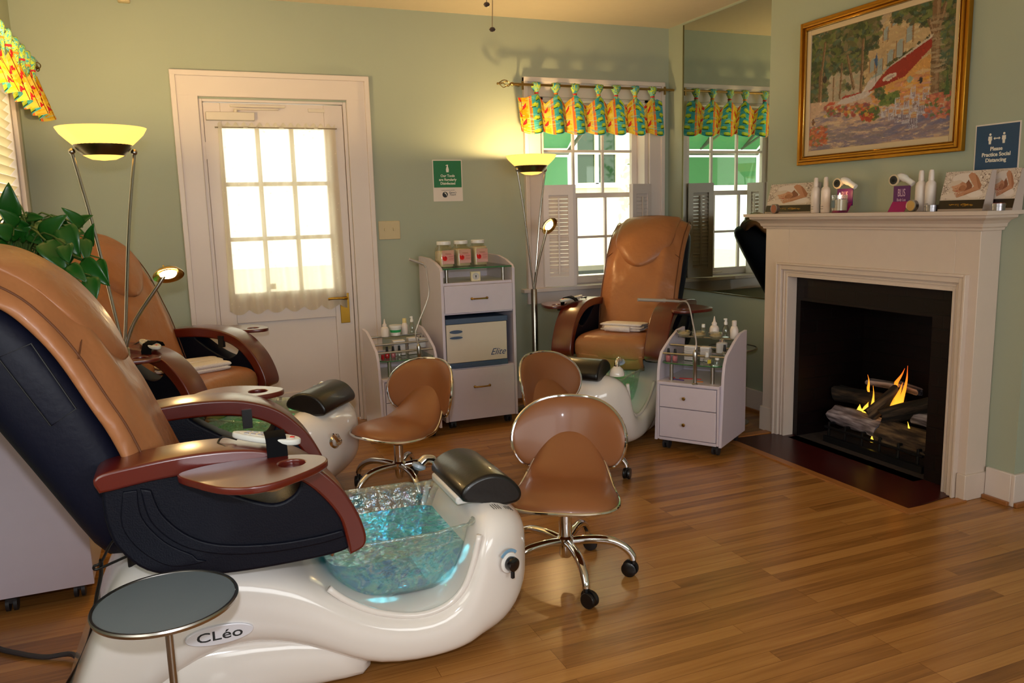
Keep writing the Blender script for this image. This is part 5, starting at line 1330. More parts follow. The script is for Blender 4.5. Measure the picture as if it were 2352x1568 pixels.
p.ell(.535, .40, .035, .045, (84, 100, 56)); p.dabs(30, .50, .57, .36, .44, .01, .014, G, k=.8); p.dabs(70, .55, .66, .30, .38, .012, .018, [(84, 110, 50), (110, 130, 60), (60, 80, 44)], k=.8)
# white striped chairs and tables
for i, (x, y, s) in enumerate(((.57, .25, .7), (.62, .23, .8), (.67, .21, .9), (.72, .20, 1), (.77, .165, 1.1), (.66, .30, .7), (.72, .30, .8), (.78, .29, .9), (.82, .25, 1), (.84, .34, .8), (.76, .36, .7))):
    p.rect(x-.022*s, x+.024*s, y-.055*s, y+.0, (96, 70, 90), .7)
    for q in range(5): p.line(x-.02*s+q*.010*s, y-.07*s, x-.018*s+q*.010*s, y+.05*s, .0022, (196, 192, 206), asp=1/A)
    p.rect(x-.016*s, x+.018*s, y+.0, y+.04*s, (206, 170, 110), .8)
    for q in range(3): p.rect(x-.016*s, x+.018*s, y+.006*s+q*.012*s, y+.010*s+q*.012*s, (190, 90, 60), .8)
p.ell(.805, .44, .012, .026, (40, 36, 46)); p.ell(.735, .46, .018, .026, (140, 176, 166), 0, .8)
p.dabs(130, 0, .15, .04, .2, .010, .014, [(196, 100, 60), (206, 120, 80), (120, 110, 60), (180, 80, 50)], k=.85); p.dabs(130, .84, 1, .14, .32, .010, .014, [(196, 110, 80), (180, 90, 80), (96, 110, 60), (206, 130, 96)], k=.85)
p.poly([(.95, .30), (.965, .48), (.985, .30)], (66, 96, 52)); p.ell(.115, .60, .018, .028, (52, 40, 36)); p.ell(.03, .25, .012, .03, (110, 66, 40))
for i in range(2000):
    x, y = rg.rand(), rg.rand(); c = p.a[min(int(y*NYp), NYp-1), min(int(x*NXp), NXp-1)].copy()*rg.uniform(.72, 1.32); c[rg.randint(3)] *= rg.uniform(.9, 1.12)
    i0, i1, j0, j1 = max(0, int((x-.02)*NXp)), int((x+.02)*NXp)+1, max(0, int((y-.03)*NYp)), int((y+.03)*NYp)+1
    xx, yy = p.X[j0:j1, i0:i1]-x, p.Y[j0:j1, i0:i1]-y; a = rg.uniform(0, 3.1) if y > .35 else rg.uniform(-.3, .3); u_, v_ = xx*math.cos(a)+yy*math.sin(a)/A, -xx*math.sin(a)+yy*math.cos(a)/A
    mk = (u_/.010)**2+(v_/.0035)**2 < 1; sub_ = p.a[j0:j1, i0:i1]; sub_[mk] = sub_[mk]*.35+c*.65
p.a *= .84
yL, yR, z0, z1 = hw-.075, -hw+.075, .075, hh-.075
me = grid_mesh(NXp, NYp, lambda u, v: (-.010, yL+(yR-yL)*u, z0+(z1-z0)*v)); p.apply(me); finish('canvas', me, attr_mat('oil_paint', .35, .4), pa, smooth=0)

# ------------------------------------------------------------------ signs, switches, sensor
PAPER = mat('paper_white', (222, 212, 204), .6)
sg = thing('wall_sign', 'green and white notice about disinfected tools taped to the back wall', 'sign', (1.687, YB-.0005, 1.56))
B().box(-.103, .103, -.002, 0, -.136, .136).done('sheet', PAPER, sg, smooth=0)
B().box(-.097, .097, -.003, -.002, -.045, .130).done('green_panel', mat('sign_green', (26, 112, 66), .4), sg, smooth=0)
WT = mat('print_white', (232, 226, 214), .5); DK = mat('print_dark', (34, 36, 38), .4)
for s, z in (('Our Tools', .031), ('are Regularly', .006), ('Disinfected', -.019)):
    lettering('lettering', s, .023, Matrix.Translation((0, -.0034, z)) @ XZ, WT, sg, bold=.0005)
me = curve_mesh([[(-.008, .055), (.008, .055), (.010, .072), (.006, .088), (.004, .094), (.006, .104), (-.004, .104), (-.012, .099), (-.011, .096), (-.004, .098), (-.003, .094), (-.006, .088), (-.010, .072)]], extrude=.0004)
me.transform(Matrix.Translation((0, -.0034, 0)) @ XZ); finish('spray_icon', me, WT, sg, smooth=0)
me = curve_mesh([[(-.022+.019*math.cos(a), -.092+.019*math.sin(a)) for a in [2*PI*i/32 for i in range(32)]]], extrude=.0004); me.transform(Matrix.Translation((0, -.0026, 0)) @ XZ); em = finish('emblem', me, DK, sg, smooth=0)
me = curve_mesh([[(-.028, -.078), (-.019, -.078), (-.010, -.092), (-.008, -.106), (-.016, -.090), (-.024, -.084)]], extrude=.0003); me.transform(Matrix.Translation((0, -.0032, 0)) @ XZ); finish('emblem_highlight', me, WT, em, smooth=0)
lettering('lettering', "Elaine's\nTouch", .018, Matrix.Translation((.030, -.0026, -.086)) @ XZ, DK, sg, shear=.3, spacing=.8)
lettering('lettering', 'we thank you for your cooperation', .0065, Matrix.Translation((.0, -.0026, -.063)) @ XZ, DK, sg)

sb = thing('wall_sign', 'blue and white social distancing notice on the chimney wall right of the painting', 'sign', (BX-.0005, 2.482, 1.53))
MX = Matrix.Rotation(R(-90), 4, 'Z')
def onx(o): return o
B().box(-.002, 0, -.105, .105, -.155, .132).done('sheet', PAPER, sb, smooth=0)
B().box(-.003, -.002, -.099, .099, -.062, .126).done('blue_panel', mat('sign_blue', (22, 66, 104), .4), sb, smooth=0)
FX = Matrix.Translation((-.0034, 0, 0)) @ Matrix(((0, 0, -1, 0), (-1, 0, 0, 0), (0, 1, 0, 0), (0, 0, 0, 1)))   # x -> -y, y -> z, facing -x
for s, z in (('Please', .024), ('Practice Social', .0), ('Distancing', -.024)):
    lettering('lettering', s, .023, FX @ Matrix.Translation((0, z, 0)), WT, sb, bold=.0006)
for s in (-1, 1):
    me = curve_mesh([[(-.008, .078), (.008, .078), (.009, .062), (.006, .060), (.005, .045), (-.005, .045), (-.006, .060), (-.009, .062)], [(.005*math.cos(a), .086+.005*math.sin(a)) for a in [2*PI*i/12 for i in range(12)]]], extrude=.0004)
    me.transform(FX @ Matrix.Translation((s*.032, 0, 0))); finish('person_icon', me, WT, sb, smooth=0)
me = curve_mesh([[(-.016, .068), (-.009, .074), (-.009, .070), (.009, .070), (.009, .074), (.016, .068), (.009, .062), (.009, .066), (-.009, .066), (-.009, .062)]], extrude=.0004); me.transform(FX); finish('arrow_icon', me, WT, sb, smooth=0)

sw = thing('light_switch', 'beige double light switch plate beside the door casing', 'switch', (1.273, YB, 1.245))
IV = mat('switch_ivory', (196, 180, 140), .4)
pl = B().box(-.072, .072, -.006, 0, -.060, .060).done('plate', IV, sw, bevel=.003)
for x in (-.03, .03): B().box(x-.006, x+.006, -.016, -.005, -.004, .014).done('toggle', IV, pl, bevel=.001)
ms = thing('motion_sensor', 'small beige sensor high on the back wall near the ceiling', 'sensor', (-.18, YB, 2.585))
B().box(-.032, .032, -.04, 0, -.03, .04).done('housing', IV, ms, bevel=.008); B().ball((0, -.038, -.005), .012).done('lens', DK, ms)

# ------------------------------------------------------------------ ceiling fan, its pull chains reach into the photo
fan = thing('ceiling_fan', 'white ceiling fan whose two pull chains hang at the top of the photo', 'ceiling fan', (1.155, 2.95, HC))
B().lathe([(.07, 0), (.07, -.02), (.02, -.05), (.015, -.08), (.06, -.09), (.11, -.12), (.11, -.17), (.07, -.20), (0, -.20)], (0, 0, 0), 32).done('motor', TRIM, fan)
for k in range(5):
    M = Matrix.Rotation(2*PI*k/5+.3, 4, 'Z')
    B().loft([[M @ Vector(q) for q in ((x, -w, -.145-.01), (x, w, -.145+.01), (x, w, -.139+.01), (x, -w, -.139-.01))] for x, w in ((.10, .03), (.2, .05), (.55, .065), (.60, .05))]).done('blade', TRIM, fan)
for k in range(3):
    a = 2*PI*k/3+.5; c = (.10*math.cos(a), .10*math.sin(a), -.22)
    B().lathe([(.02, .02), (.03, 0), (.05, -.05), (.055, -.08), (.05, -.078), (.02, -.01)], c, 20).done('glass_shade', mat('shade_white', (240, 232, 214), .3), fan)
def chain(top, bot):
    c = B(); c.tube([top, (bot[0], bot[1], bot[2]+.01)], .0016, 6)
    o = c.done('pull_chain', mat('chain_brass', (130, 110, 90), .35, .8), fan)
    B().lathe([(0, -.009), (.008, -.007), (.0125, 0), (.009, .006), (.002, .009)], (0, 0, 0), 16).done('chain_weight', mat('weight_pewter', (96, 84, 78), .3, .7), o, loc=bot)
chain((-.02, -.02, -.2), (-.02, -.0, 2.108-HC)); chain((.02, .01, -.2), (.0, .0, 2.020-HC))

# ------------------------------------------------------------------ things on the mantel
SHZ = 1.2912
def spa_print():
    p = Paint(120, 90, (196, 180, 168)); sk, sk2, sk3 = (184, 132, 104), (160, 106, 78), (132, 82, 60)
    lace = [(214, 200, 190), (150, 130, 120), (120, 100, 92), (226, 214, 206)]
    p.dabs(200, 0, 1, .3, 1, .05, .04, [(206, 192, 182), (190, 174, 162)], k=.5)
    p.dabs(170, .80, 1, .28, 1, .012, .014, lace, k=.85); p.dabs(120, 0, .16, .28, 1, .012, .014, lace, k=.8); p.dabs(50, .16, .8, .86, 1, .014, .012, lace, k=.5)
    p.ell(.44, .82, .26, .13, (216, 204, 198)); p.ell(.5, .38, .5, .09, (210, 196, 186)); p.ell(.75, .42, .17, .09, (220, 208, 202))
    p.poly([(.47, .62), (.55, .78), (.66, .62), (.66, .48), (.50, .47)], sk3)
    p.ell(.37, .60, .17, .135, sk); p.ell(.30, .62, .10, .10, (198, 150, 122)); p.ell(.45, .56, .08, .08, sk2); p.ell(.26, .70, .16, .06, (206, 190, 176), .3); p.ell(.20, .54, .04, .05, (206, 190, 176))
    p.ell(.30, .56, .030, .007, sk3, .2); p.ell(.40, .545, .030, .007, sk3, -.1); p.ell(.34, .50, .030, .010, (170, 84, 76)); p.line(.345, .60, .335, .53, .006, sk2)
    p.poly([(.52, .88), (.57, .96), (.66, .93), (.76, .80), (.86, .62), (.84, .52), (.70, .46), (.52, .38), (.38, .33), (.34, .38), (.44, .46), (.62, .54), (.70, .60), (.62, .72)], sk)
    p.poly([(.66, .93), (.76, .80), (.86, .62), (.84, .52), (.80, .56), (.74, .72)], sk2); p.poly([(.52, .38), (.70, .46), (.84, .52), (.70, .49), (.52, .42)], sk2)
    for i in range(4): p.line(.30+.02*i, .44-.03*i, .42+.02*i, .46-.025*i, .010, (190, 140, 112)); p.line(.30+.02*i, .428-.03*i, .42+.02*i, .448-.025*i, .003, sk3)
    p.rect(0, 1, 0, .27, (30, 17, 13)); p.dabs(26, .25, .75, .12, .17, .03, .007, [(176, 128, 30), (150, 110, 20)], rot=(-.2, .3), k=.8); p.rect(0, 1, 0, .045, (160, 142, 130))
    return p
def display(label, yL, yR, h, x, group='spa display cards'):
    t = thing('display_box', label, 'display box', (x, (yL+yR)/2, SHZ), 0, group); w = (yL-yR)/2; lean = .045
    me = grid_mesh(120, 90, lambda u, v: (-.016+lean*v, w-2*w*u, .002+h*v)); spa_print().apply(me)
    f = finish('printed_face', me, attr_mat('printed_card', .3, .4), t, smooth=0)
    B().loft([[(-.015, -w, .0), (-.015, w, .0), (-.015+lean, w, h), (-.015+lean, -w, h)], [(.045, -w, .0), (.045, w, .0), (lean+.012, w, h), (lean+.012, -w, h)]]).done('box_body', mat('box_edge', (190, 176, 170), .5), t, smooth=0)
display('sleeping-person spa display box at the left end of the mantel', 3.852, 3.482, .165, 3.215)
display('sleeping-person spa display box right of the tins on the mantel, in front of its twin', 2.645, 2.425, .170, 3.175)
display('sleeping-person spa display box at the right end of the mantel, half hidden', 2.47, 2.335, .172, 3.235)
def bottle_thing(name, label, cat, x, y, z, prof, m, cap, capm, group, extra=None, n=24):
    t = thing(name, label, cat, (x, y, z), 0, group)
    B().lathe(prof, (0, 0, 0), n).done('bottle_body', m, t, smooth=50)
    if cap: B().lathe(cap, (0, 0, 0), n).done('cap', capm, t, smooth=50)
    if extra: extra(t)
    return t
LOTW = mat('lotion_white', (226, 214, 206), .3)
lp = [(.021, 0), (.024, .003), (.024, .115), (.021, .130), (.012, .140), (.0115, .143)]
lc_ = [(.0125, .142), (.0130, .146), (.0115, .178), (.009, .188), (0, .190)]
for y, lb in ((3.455, 'white lotion bottle next to the left display box on the mantel'), (3.382, 'white lotion bottle, second from the left display box on the mantel'), (2.782, 'white lotion bottle just right of the second purple display'), (2.728, 'white lotion bottle behind the upright gold-faced tin')):
    def ex(t): B().box(-.0245, -.0238, -.010, .012, .02, .023).box(-.0245, -.0238, -.010, .006, .032, .036).done('print', mat('print_grey', (150, 140, 132), .5), t, smooth=0)
    bottle_thing('lotion_bottle', lb, 'bottle', 3.21, y, SHZ, lp, LOTW, lc_, LOTW, 'white lotion bottles on the mantel', ex)
TIN = mat('tin_metal', (150, 146, 150), .3, 1.0)
def tin(label, x, y, standing, face, g='small tins on the mantel'):
    t = thing('balm_tin', label, 'tin', (x, y, SHZ), 0, g)
    if standing: M = Matrix.Translation((-.012, 0, .0275)) @ Matrix.Rotation(R(-90), 4, 'Y') @ Matrix.Translation((0, 0, -.01)); r, h = .0275, .022
    else: M = Matrix.Identity(4); r, h = .026, .030
    B().lathe([(r-.001, 0), (r-.001, h*.6), (r, h*.62), (r, h-.001), (r-.002, h), (0, h)], (0, 0, 0), 28, M=M).done('can', TIN, t, smooth=40)
    if face: B().lathe([(r*.82, h), (r*.82, h+.001), (0, h+.001)], (0, 0, 0), 28, M=M).done('label', mat(*face), t)
tin('small round tin with a copper label leaning on the left display box', 3.150, 3.69, True, ('tin_label_copper', (150, 84, 56), .5))
tin('round tin standing on edge with a gold face before the white bottles', 3.155, 2.765, True, ('tin_label_gold', (190, 150, 84), .5))
tin('plain silver tin lying flat between the gold tin and the display box', 3.16, 2.675, False, None)
tin('small glass pot with a red lid at the right end of the mantel', 3.16, 2.352, False, ('tin_label_red', (170, 30, 40), .4))
def pdisp(label, y, wdt):
    t = thing('brochure_stand', label, 'display', (3.19, y, SHZ), 0, 'purple brochure displays')
    B().loft([[(-.035, wdt/2, 0), (-.035, -wdt/2, 0), (-.005, -wdt/2, .048), (-.005, wdt/2, .048)], [(-.033, wdt/2, 0), (-.033, -wdt/2, 0), (-.003, -wdt/2, .048), (-.003, wdt/2, .048)]]).done('pink_pocket', mat('card_magenta', (158, 14, 100), .4), t, smooth=0)
    s = B().box(-.002, .001, -wdt/2, wdt/2, .035, .122).done('purple_card', mat('card_purple', (88, 20, 96), .4), t, smooth=0)
    FXc = Matrix.Translation((-.0026, 0, 0)) @ Matrix(((0, 0, -1, 0), (-1, 0, 0, 0), (0, 1, 0, 0), (0, 0, 0, 1)))
    lettering('lettering', 'BLIS', .030, FXc @ Matrix.Translation((0, .088, 0)) @ Matrix.Diagonal((.85, 1.7, 1, 1)), mat('print_pink', (206, 170, 190), .5), s)
    lettering('lettering', 'Body Lux', .015, FXc @ Matrix.Translation((0, .056, 0)) @ Matrix.Diagonal((.9, 1.3, 1, 1)), mat('print_pink', (206, 170, 190), .5), s)
    B().tube(crv([(.01, -wdt*.55, .128), (.006, -wdt*.2, .150), (.004, wdt*.15, .165), (.006, wdt*.4, .150)], 4), [.014]*5+[.018]*5+[.016]*3, 12).done('white_glove', WHITEP, t)
    M = Matrix.Translation((-.014, wdt*.38, .150)) @ Matrix.Rotation(R(-90), 4, 'Y') @ Matrix.Rotation(.1, 4, 'X')
    B().lathe([(.026, 0), (.028, .002), (.026, .005), (0, .005)], (0, 0, 0), 28, M=M).done('portrait_frame', mat('frame_cream', (206, 190, 160), .5), t)
    B().lathe([(.020, .005), (.020, .006), (.010, .0062), (.010, .005)], (0, 0, 0), 28, M=M, cap=False).lathe([(.010, .0052), (0, .0052)], (0, 0, 0), 20, M=M).done('portrait', DK, t)
pdisp('purple and pink brochure stand with a white glove behind the lit candle', 3.225, .105)
pdisp('purple and pink brochure stand left of the tall white bottles, right of centre', 2.870, .095)
cd = thing('jar_candle', 'lit white candle in a clear glass jar on the mantel', 'candle', (3.135, 3.205, SHZ))
B().lathe([(.036, 0), (.040, .004), (.040, .090), (.037, .090), (.037, .012), (0, .011)], (0, 0, 0), 32).done('jar', clear_mat('jar_glass', (.96, .97, .95), .1, .03), cd, smooth=50)
B().lathe([(.0365, .0125), (.0365, .066), (0, .064)], (0, 0, 0), 32).done('wax', mat('candle_wax', (226, 206, 180), .6), cd, smooth=50)
B().cyl((0, 0, .062), (0, 0, .074), .0015, 6).done('wick', DK, cd)
B().lathe([(.0005, .070), (.005, .074), (.006, .080), (.004, .090), (.0005, .102)], (0, 0, 0), 12).done('flame', glow_mat('candle_flame', (1, .62, .22), 14), cd)
lbl = B().loft([[(-.0405*math.cos(a), .0405*math.sin(a), z) for a in [R(-10+50*i/8) for i in range(9)]] for z in (.026, .064)], cap=False, closed=False).done('label', mat('candle_label', (96, 116, 124), .5), cd)
l = light('candle_light', 'POINT', (0, 0, 0), .25, (1, .5, .15), .01); l.parent = cd; l.location = (0, 0, .095)

# ------------------------------------------------------------------ towels
TOW = mat('towel_white', (228, 220, 216), .9, noise=.03, bump=.5, bscale=160)
def towel(label, M, L, Wd, layers, th=.014, group='folded white towels', roll=False):
    t = thing('folded_towel', label, 'towel', M.translation, M.to_euler().z, group)
    b = B()
    for k in range(layers):
        z = k*th; rings = []
        for i in range(9):
            y = -Wd/2+Wd*i/8; ww = 1-.03*math.sin(i*1.3+k*2)
            ring = []
            for a in [2*PI*j/20 for j in range(20)]:
                f = lambda c, e: math.copysign(abs(c)**(2/e), c)
                ring.append((L/2*ww*f(math.cos(a), 8)+.004*math.sin(k*3+y*30), y, z+th/2+th*.52*f(math.sin(a), 2.4)+.002*math.sin(y*40+k)))
            rings.append(ring)
        b.loft(rings)
    b.done('cloth', TOW, t, smooth=180)
    return t
def chairM(loc, rz, p, r=0): return Matrix.Translation((loc[0]+p[0]*math.cos(rz)-p[1]*math.sin(rz), loc[1]+p[0]*math.sin(rz)+p[1]*math.cos(rz), p[2])) @ Matrix.Rotation(rz+r, 4, 'Z')
towel('thick folded white towel lying on the seat of the window chair', chairM((2.62, 4.43), R(-141), (.11, .01, .592), R(88)), .27, .13, 3, .015)
t = thing('rolled_towel', 'small tightly rolled white towel before the folded one on the window chair', 'towel', chairM((2.62, 4.43), R(-141), (.215, .00, .592)).translation, R(-141+88), None)
B().tube([(-.085, 0, .018), (-.08, 0, .018), (0, 0, .019), (.08, 0, .018), (.085, 0, .018)], [.012, .018, .018, .018, .012], 16).done('cloth', TOW, t, smooth=60)
towel('folded white towel on the far side of the seat beside the door chair armrest', chairM((-.104, 4.358), R(-36.2), (.05, .07, .592), R(52)), .33, .13, 2, .019)
towel('folded white towel nearest the seat edge of the chair beside the door', chairM((-.104, 4.358), R(-36.2), (.17, -.01, .592), R(62)), .30, .12, 2, .019)

# ------------------------------------------------------------------ bottles and boxes on the carts
def onc(loc, rz, x, y): return (loc[0]+x*math.cos(rz)-y*math.sin(rz), loc[1]+x*math.sin(rz)+y*math.cos(rz))
CLB = clear_mat('bottle_clear', (.90, .92, .90), .16, .05)
PINKP = mat('polish_pink', (168, 96, 104), .2, coat=.5); REDP = mat('polish_red', (170, 24, 30), .2, coat=.5)
def rb(b, h, z0, z1, n=3):
    b.loft([rbox(0, 0, h*.85, z0, 20, n), rbox(0, 0, h, z0+.003, 20, n), rbox(0, 0, h, z1-.006, 20, n), rbox(0, 0, h*.5, z1, 20, n)]); return b
def polish(cartn, label, L, rz, x, y, z, m, g):
    X, Y = onc(L, rz, x, y); t = thing('nail_polish', label, 'nail polish', (X, Y, z), rz, g)
    rb(B(), .0135, 0, .034).done('bottle', m, t, smooth=50); B().lathe([(.008, .034), (.009, .036), (.0065, .070), (0, .071)], (0, 0, 0), 14).done('cap', DK, t, smooth=50)
def cream_box(label, L, rz, x, y, z, sx, sy, sz, g, stack=True):
    X, Y = onc(L, rz, x, y); t = thing('cotton_box', label, 'box', (X, Y, z), rz, g)
    B().box(-sx/2, sx/2, -sy/2, sy/2, 0, sz).done('acrylic_box', clear_mat('acrylic', (.95, .95, .96), .1, .05), t, smooth=0)
    b = B(); k = 0; zz = .003
    while zz < sz+.006:
        r_ = random.Random(int(x*1000)+k); b.box(-sx/2+.004+.003*r_.random(), sx/2-.004, -sy/2+.004, sy/2-.004-.003*r_.random(), zz, zz+.009); zz += .010; k += 1
    b.done('cotton_pads', mat('cotton', (226, 220, 216), .9), t, smooth=0)
def nozzle(name, label, L, rz, x, y, z, g, s=1.0):
    X, Y = onc(L, rz, x, y)
    bottle_thing(name, label, 'bottle', X, Y, z, [(.020*s, 0), (.021*s, .003), (.021*s, .040*s), (.016*s, .050*s), (.010*s, .054*s)], LOTW, [(.011*s, .053*s), (.012*s, .064*s), (.006*s, .070*s), (.0018, .095*s), (0, .096*s)], LOTW, g)
def spray(label, L, rz, x, y, z, g):
    X, Y = onc(L, rz, x, y)
    def ex(t): B().box(-.012, .006, -.005, .005, .098, .106).done('nozzle', WHITEP, t)
    bottle_thing('spray_bottle', label, 'bottle', X, Y, z, [(.019, 0), (.020, .003), (.020, .048), (.010, .068), (.009, .072)], CLB, [(.010, .071), (.010, .085), (.007, .088), (.0075, .106), (0, .108)], WHITEP, g, ex)
def pump(label, L, rz, x, y, z, g):
    X, Y = onc(L, rz, x, y); t = thing('dispenser_bottle', label, 'bottle', (X, Y, z), rz, g)
    rb(B(), .027, 0, .062, 4).done('bottle', mat('frosted_plastic', (190, 188, 186), .3), t, smooth=50)
    B().lathe([(.014, .061), (.014, .074), (.011, .076), (0, .076)], (0, 0, 0), 20).done('cap', CHR, t, smooth=50)
gR, gL = 'supplies on the right cart', 'supplies on the left cart'
L, Z_ = (CR_LOC, CR_RZ), .4955
polish('R', 'leftmost black-capped pink nail polish on the right cart', *L, .045, .085, Z_, PINKP, gR)
polish('R', 'second black-capped pink nail polish from the left on the right cart', *L, .084, .085, Z_, PINKP, gR)
for x, y, lb in ((.075, .235, 'left glass bowl on the rear rails of the right cart'), (.165, .235, 'middle glass bowl on the rear rails of the right cart'), (.262, .235, 'right glass bowl on the rear rails of the right cart')):
    X, Y = onc(*L, x, y); t = thing('glass_bowl', lb, 'bowl', (X, Y, .6085), 0, gR)
    B().lathe([(.020, 0), (.030, .008), (.039, .028), (.041, .038), (.038, .037), (.028, .012), (0, .006)], (0, 0, 0), 28).done('bowl', CLB, t, smooth=60)
    B().lathe([(.028, .013), (.034, .022), (.02, .030), (0, .032)], (0, 0, 0), 20).done('contents', CREAM, t)
cream_box('stack of white cotton pads left of the lamp post on the right cart', *L, .150, .155, Z_, .075, .05, .072, gR)
cream_box('stack of white cotton pads right of the lamp post on the right cart', *L, .235, .155, Z_, .060, .05, .072, gR)
nozzle('nozzle_bottle', 'white nozzle bottle standing behind the bowls on the right cart', *L, .225, .315, .6085, gR, 1.25)
X, Y = onc(*L, .155, .33); bottle_thing('small_bottle', 'small white-capped bottle left of the nozzle bottle on the right cart', 'bottle', X, Y, .6085, [(.012, 0), (.013, .002), (.013, .045), (.008, .05)], CLB, [(.010, .049), (.010, .068), (0, .069)], WHITEP, gR)
spray('clear spray bottle with white nozzle at the rear of the right cart', *L, .285, .335, .6085, gR)
X, Y = onc(*L, .345, .30); bottle_thing('lotion_bottle', 'large white round-shouldered bottle at the right end of the right cart', 'bottle', X, Y, .6085, [(.020, 0), (.022, .003), (.023, .050), (.017, .068), (.011, .072)], LOTW, [(.012, .071), (.013, .075), (.013, .100), (.010, .102), (0, .102)], LOTW, gR)
pump('frosted square bottle with shiny chrome cap on the right cart', *L, .318, .175, .5455, gR)
B_ = onc(*L, .345, .12); polish('R', 'dark-capped dropper bottle beside the chrome-capped bottle on the right cart', *L, .350, .13, .53, CLB, gR)
X, Y = onc(*L, .276, .062)
def ol(t): B().box(-.012, .010, -.0225, -.0215, .010, .030).done('label', mat('label_yellow', (206, 186, 60), .5), t)
bottle_thing('oil_bottle', 'round oil bottle with white cap and yellow label on the right cart shelf', 'bottle', X, Y, Z_, [(.018, 0), (.021, .006), (.022, .022), (.016, .038), (.009, .043)], CLB, [(.0095, .042), (.011, .046), (.009, .068), (0, .069)], WHITEP, gR, ol)
X, Y = onc(*L, .328, .075); bottle_thing('small_jar', 'small clear jar with white lid and blue mark on the right cart shelf', 'jar', X, Y, Z_, [(.016, 0), (.017, .002), (.017, .028), (.012, .030)], CLB, [(.012, .030), (.012, .040), (0, .040)], WHITEP, gR)
for nm, x, y, rz_, c, ln, lb in (('nail_file', .16, .12, .2, (190, 50, 50), .12, 'red nail file lying under the glass shelf of the right cart'), ('nail_file', .10, .07, -.15, (90, 60, 130), .09, 'purple nail file lying under the glass shelf of the right cart'), ('nail_file', .235, .07, .05, (206, 120, 50), .035, 'short orange tool lying under the glass shelf of the right cart'), ('nail_file', .06, .10, .9, (206, 60, 50), .035, 'short red tool at the left under the glass shelf of the right cart')):
    X, Y = onc(*L, x, y); b = B().box(-ln/2, ln/2, -.005, .005, 0, .004).done(nm, mat('tool_%d' % c[0]+str(c[1]), c, .5), None); b.location = (X, Y, .3942); b.rotation_euler = (0, 0, CR_RZ+rz_); tag(b, lb, 'nail file', gR)
L = (CL_LOC, CL_RZ)
polish('L', 'black-capped dark red nail polish at the left on the left cart', *L, .085, .13, Z_, REDP, gL); polish('L', 'black-capped pink nail polish, second on the left cart', *L, .122, .13, Z_, PINKP, gL)
polish('L', 'clear nail bottle with cream cap on the left cart', *L, .160, .13, Z_, CLB, gL)
X, Y = onc(*L, .05, .10); bottle_thing('small_jar', 'tiny red jar at the far left of the left cart shelf', 'jar', X, Y, Z_, [(.010, 0), (.011, .002), (.011, .022)], REDP, [(.010, .022), (.010, .030), (0, .030)], REDP, gL)
nozzle('nozzle_bottle', 'white nozzle bottle at the left rear of the left cart', *L, .108, .25, .6085, gL, 1.15)
X, Y = onc(*L, .180, .27); t = thing('ointment_tub', 'white tub with a green band at the rear of the left cart', 'tub', (X, Y, .6085), 0, gL)
B().lathe([(.028, 0), (.036, .05), (.037, .052), (0, .052)], (0, 0, 0), 28).done('tub', WHITEP, t, smooth=40); B().lathe([(.0315, .020), (.0345, .036)], (0, 0, 0), 28, cap=False).done('green_band', mat('band_green', (40, 160, 90), .5), t); B().lathe([(.039, .052), (.039, .064), (0, .064)], (0, 0, 0), 28).done('lid', WHITEP, t, smooth=40)
X, Y = onc(*L, .245, .29); bottle_thing('lotion_bottle', 'tall cream-capped bottle behind the green-banded tub on the left cart', 'bottle', X, Y, .6085, [(.018, 0), (.020, .003), (.020, .055), (.011, .072)], LOTW, [(.0125, .071), (.0125, .098), (0, .099)], mat('cap_cream', (222, 204, 140), .4), gL)
spray('clear spray bottle at the rear centre of the left cart', *L, .295, .30, .6085, gL)
cream_box('white cotton box at the centre left of the left cart', *L, .175, .20, Z_, .08, .06, .085, gL); cream_box('clear patterned box right of the cotton box on the left cart', *L, .262, .20, Z_, .07, .06, .095, gL)
pump('frosted square bottle with shiny chrome cap on the left cart', *L, .335, .24, .5255, gL)

# slim lamps clamped to the carts
def cart_lamp(label, L, rz, x, y, pts, head):
    X, Y = onc(L, rz, x, y); t = thing('cart_lamp', label, 'lamp', (X, Y, .3942), 0, 'slim lamps on the carts')
    B().lathe([(.016, 0), (.016, .004), (.011, .008), (.011, .11), (.0125, .112), (.0125, .175), (.008, .185), (.004, .19)], (0, 0, 0), 18).done('post', STEEL, t, smooth=40)
    P = [Vector(p)-Vector((X, Y, .3942)) for p in pts]
    B().tube(crv([(0, 0, .185)]+[tuple(p) for p in P], 6), .0042, 8).done('gooseneck', mat('neck_white', (190, 180, 170), .35, .5), t)
    H = [Vector(p)-Vector((X, Y, .3942)) for p in head]
    B().tube([P[-1], H[0]], .0065, 10).tube([H[0], H[0]*.9+H[1]*.1], .010, 12).tube([H[0], H[1]], .0085, 12).done('lamp_head', mat('head_grey', (176, 168, 158), .4, .4), t)
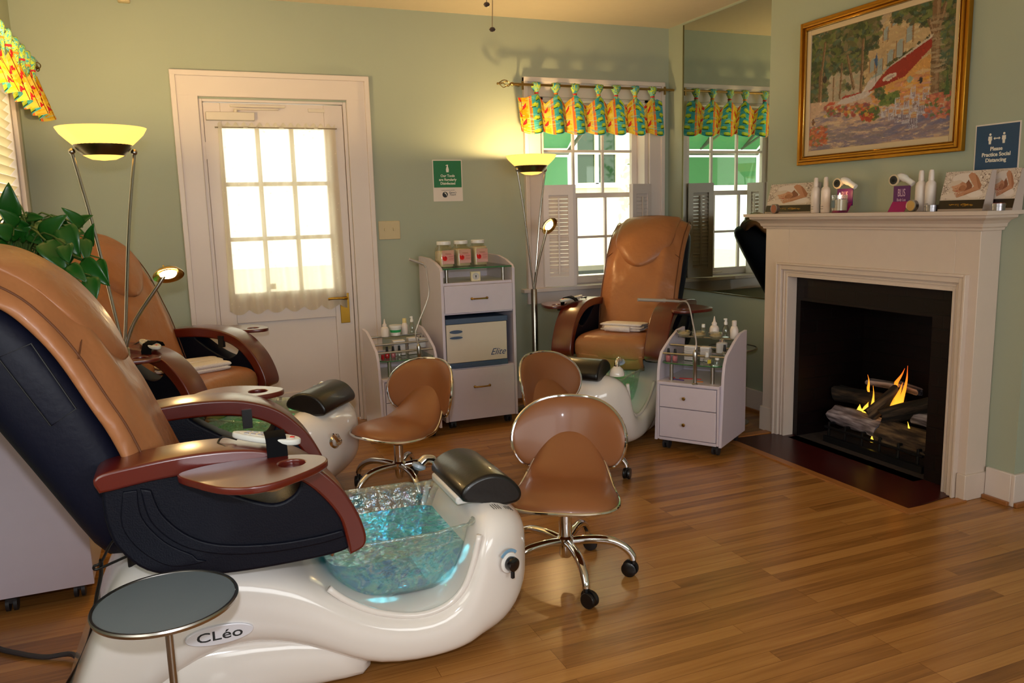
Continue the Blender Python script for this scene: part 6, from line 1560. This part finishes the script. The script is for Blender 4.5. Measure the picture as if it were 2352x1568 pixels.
XR_, YR_ = onc(CR_LOC, CR_RZ, .232, .0); XL_, YL_ = onc(CL_LOC, CL_RZ, .25, .02)
cart_lamp('slim gooseneck lamp rising from the right cart, head pointing left', CR_LOC, CR_RZ, .232, .0, [(2.511, 3.550, 0.626), (2.491, 3.550, 0.722), (2.457, 3.550, 0.837), (2.402, 3.550, 0.852)], [(2.316, 3.550, 0.862), (2.162, 3.570, 0.875)])
cart_lamp('slim gooseneck lamp rising from the left cart past the tall cabinet', CL_LOC, CL_RZ, .25, .02, [(1.238, 4.554, 0.641), (1.262, 4.554, 0.712), (1.328, 4.554, 0.862), (1.327, 4.554, 0.966), (1.320, 4.554, 1.033)], [(1.305, 4.554, 1.054), (1.222, 4.554, 1.086)])

# ------------------------------------------------------------------ cords
CORD = mat('cord_black', (12, 12, 14), .35)
c = B().tube(crv([(-0.180, 2.140, 0.548), (-0.219, 2.160, 0.548), (-0.254, 2.170, 0.492), (-0.271, 2.170, 0.484), (-0.266, 2.170, 0.474), (-0.224, 2.160, 0.490), (-0.178, 2.140, 0.511)], 6), .0035, 8)
c.tube(crv([(-0.254, 2.170, 0.498), (-0.259, 2.180, 0.454), (-0.277, 2.200, 0.389), (-0.294, 2.220, 0.311), (-0.323, 2.250, 0.229), (-0.376, 2.300, 0.127), (-.46, 2.36, .008), (-.60, 2.45, .006)], 6), .005, 8)
tag(c.done('power_cord', CORD), 'black power cord dropping from the back of the foreground chair to the floor', 'cord')
c = B().tube(crv([(-.74, 2.98, .02), (-.66, 2.84, .010), (-.58, 2.76, .009), (-.50, 2.70, .009), (-.42, 2.66, .02), (-.38, 2.55, .03), (-.36, 2.50, .05)], 6), .008, 8)
tag(c.done('water_hose', mat('hose_grey', (62, 60, 64), .5)), 'grey hose running over the floor behind the foreground chair', 'hose')
WC = tag(B().tube(crv([(2.24, 3.87, .006), (2.18, 3.90, .006), (2.10, 3.88, .006), (2.02, 3.93, .006)], 5), .004, 6).done('power_cord', WHITEP), 'white cord lying on the floor at the window chair tub', 'cord')
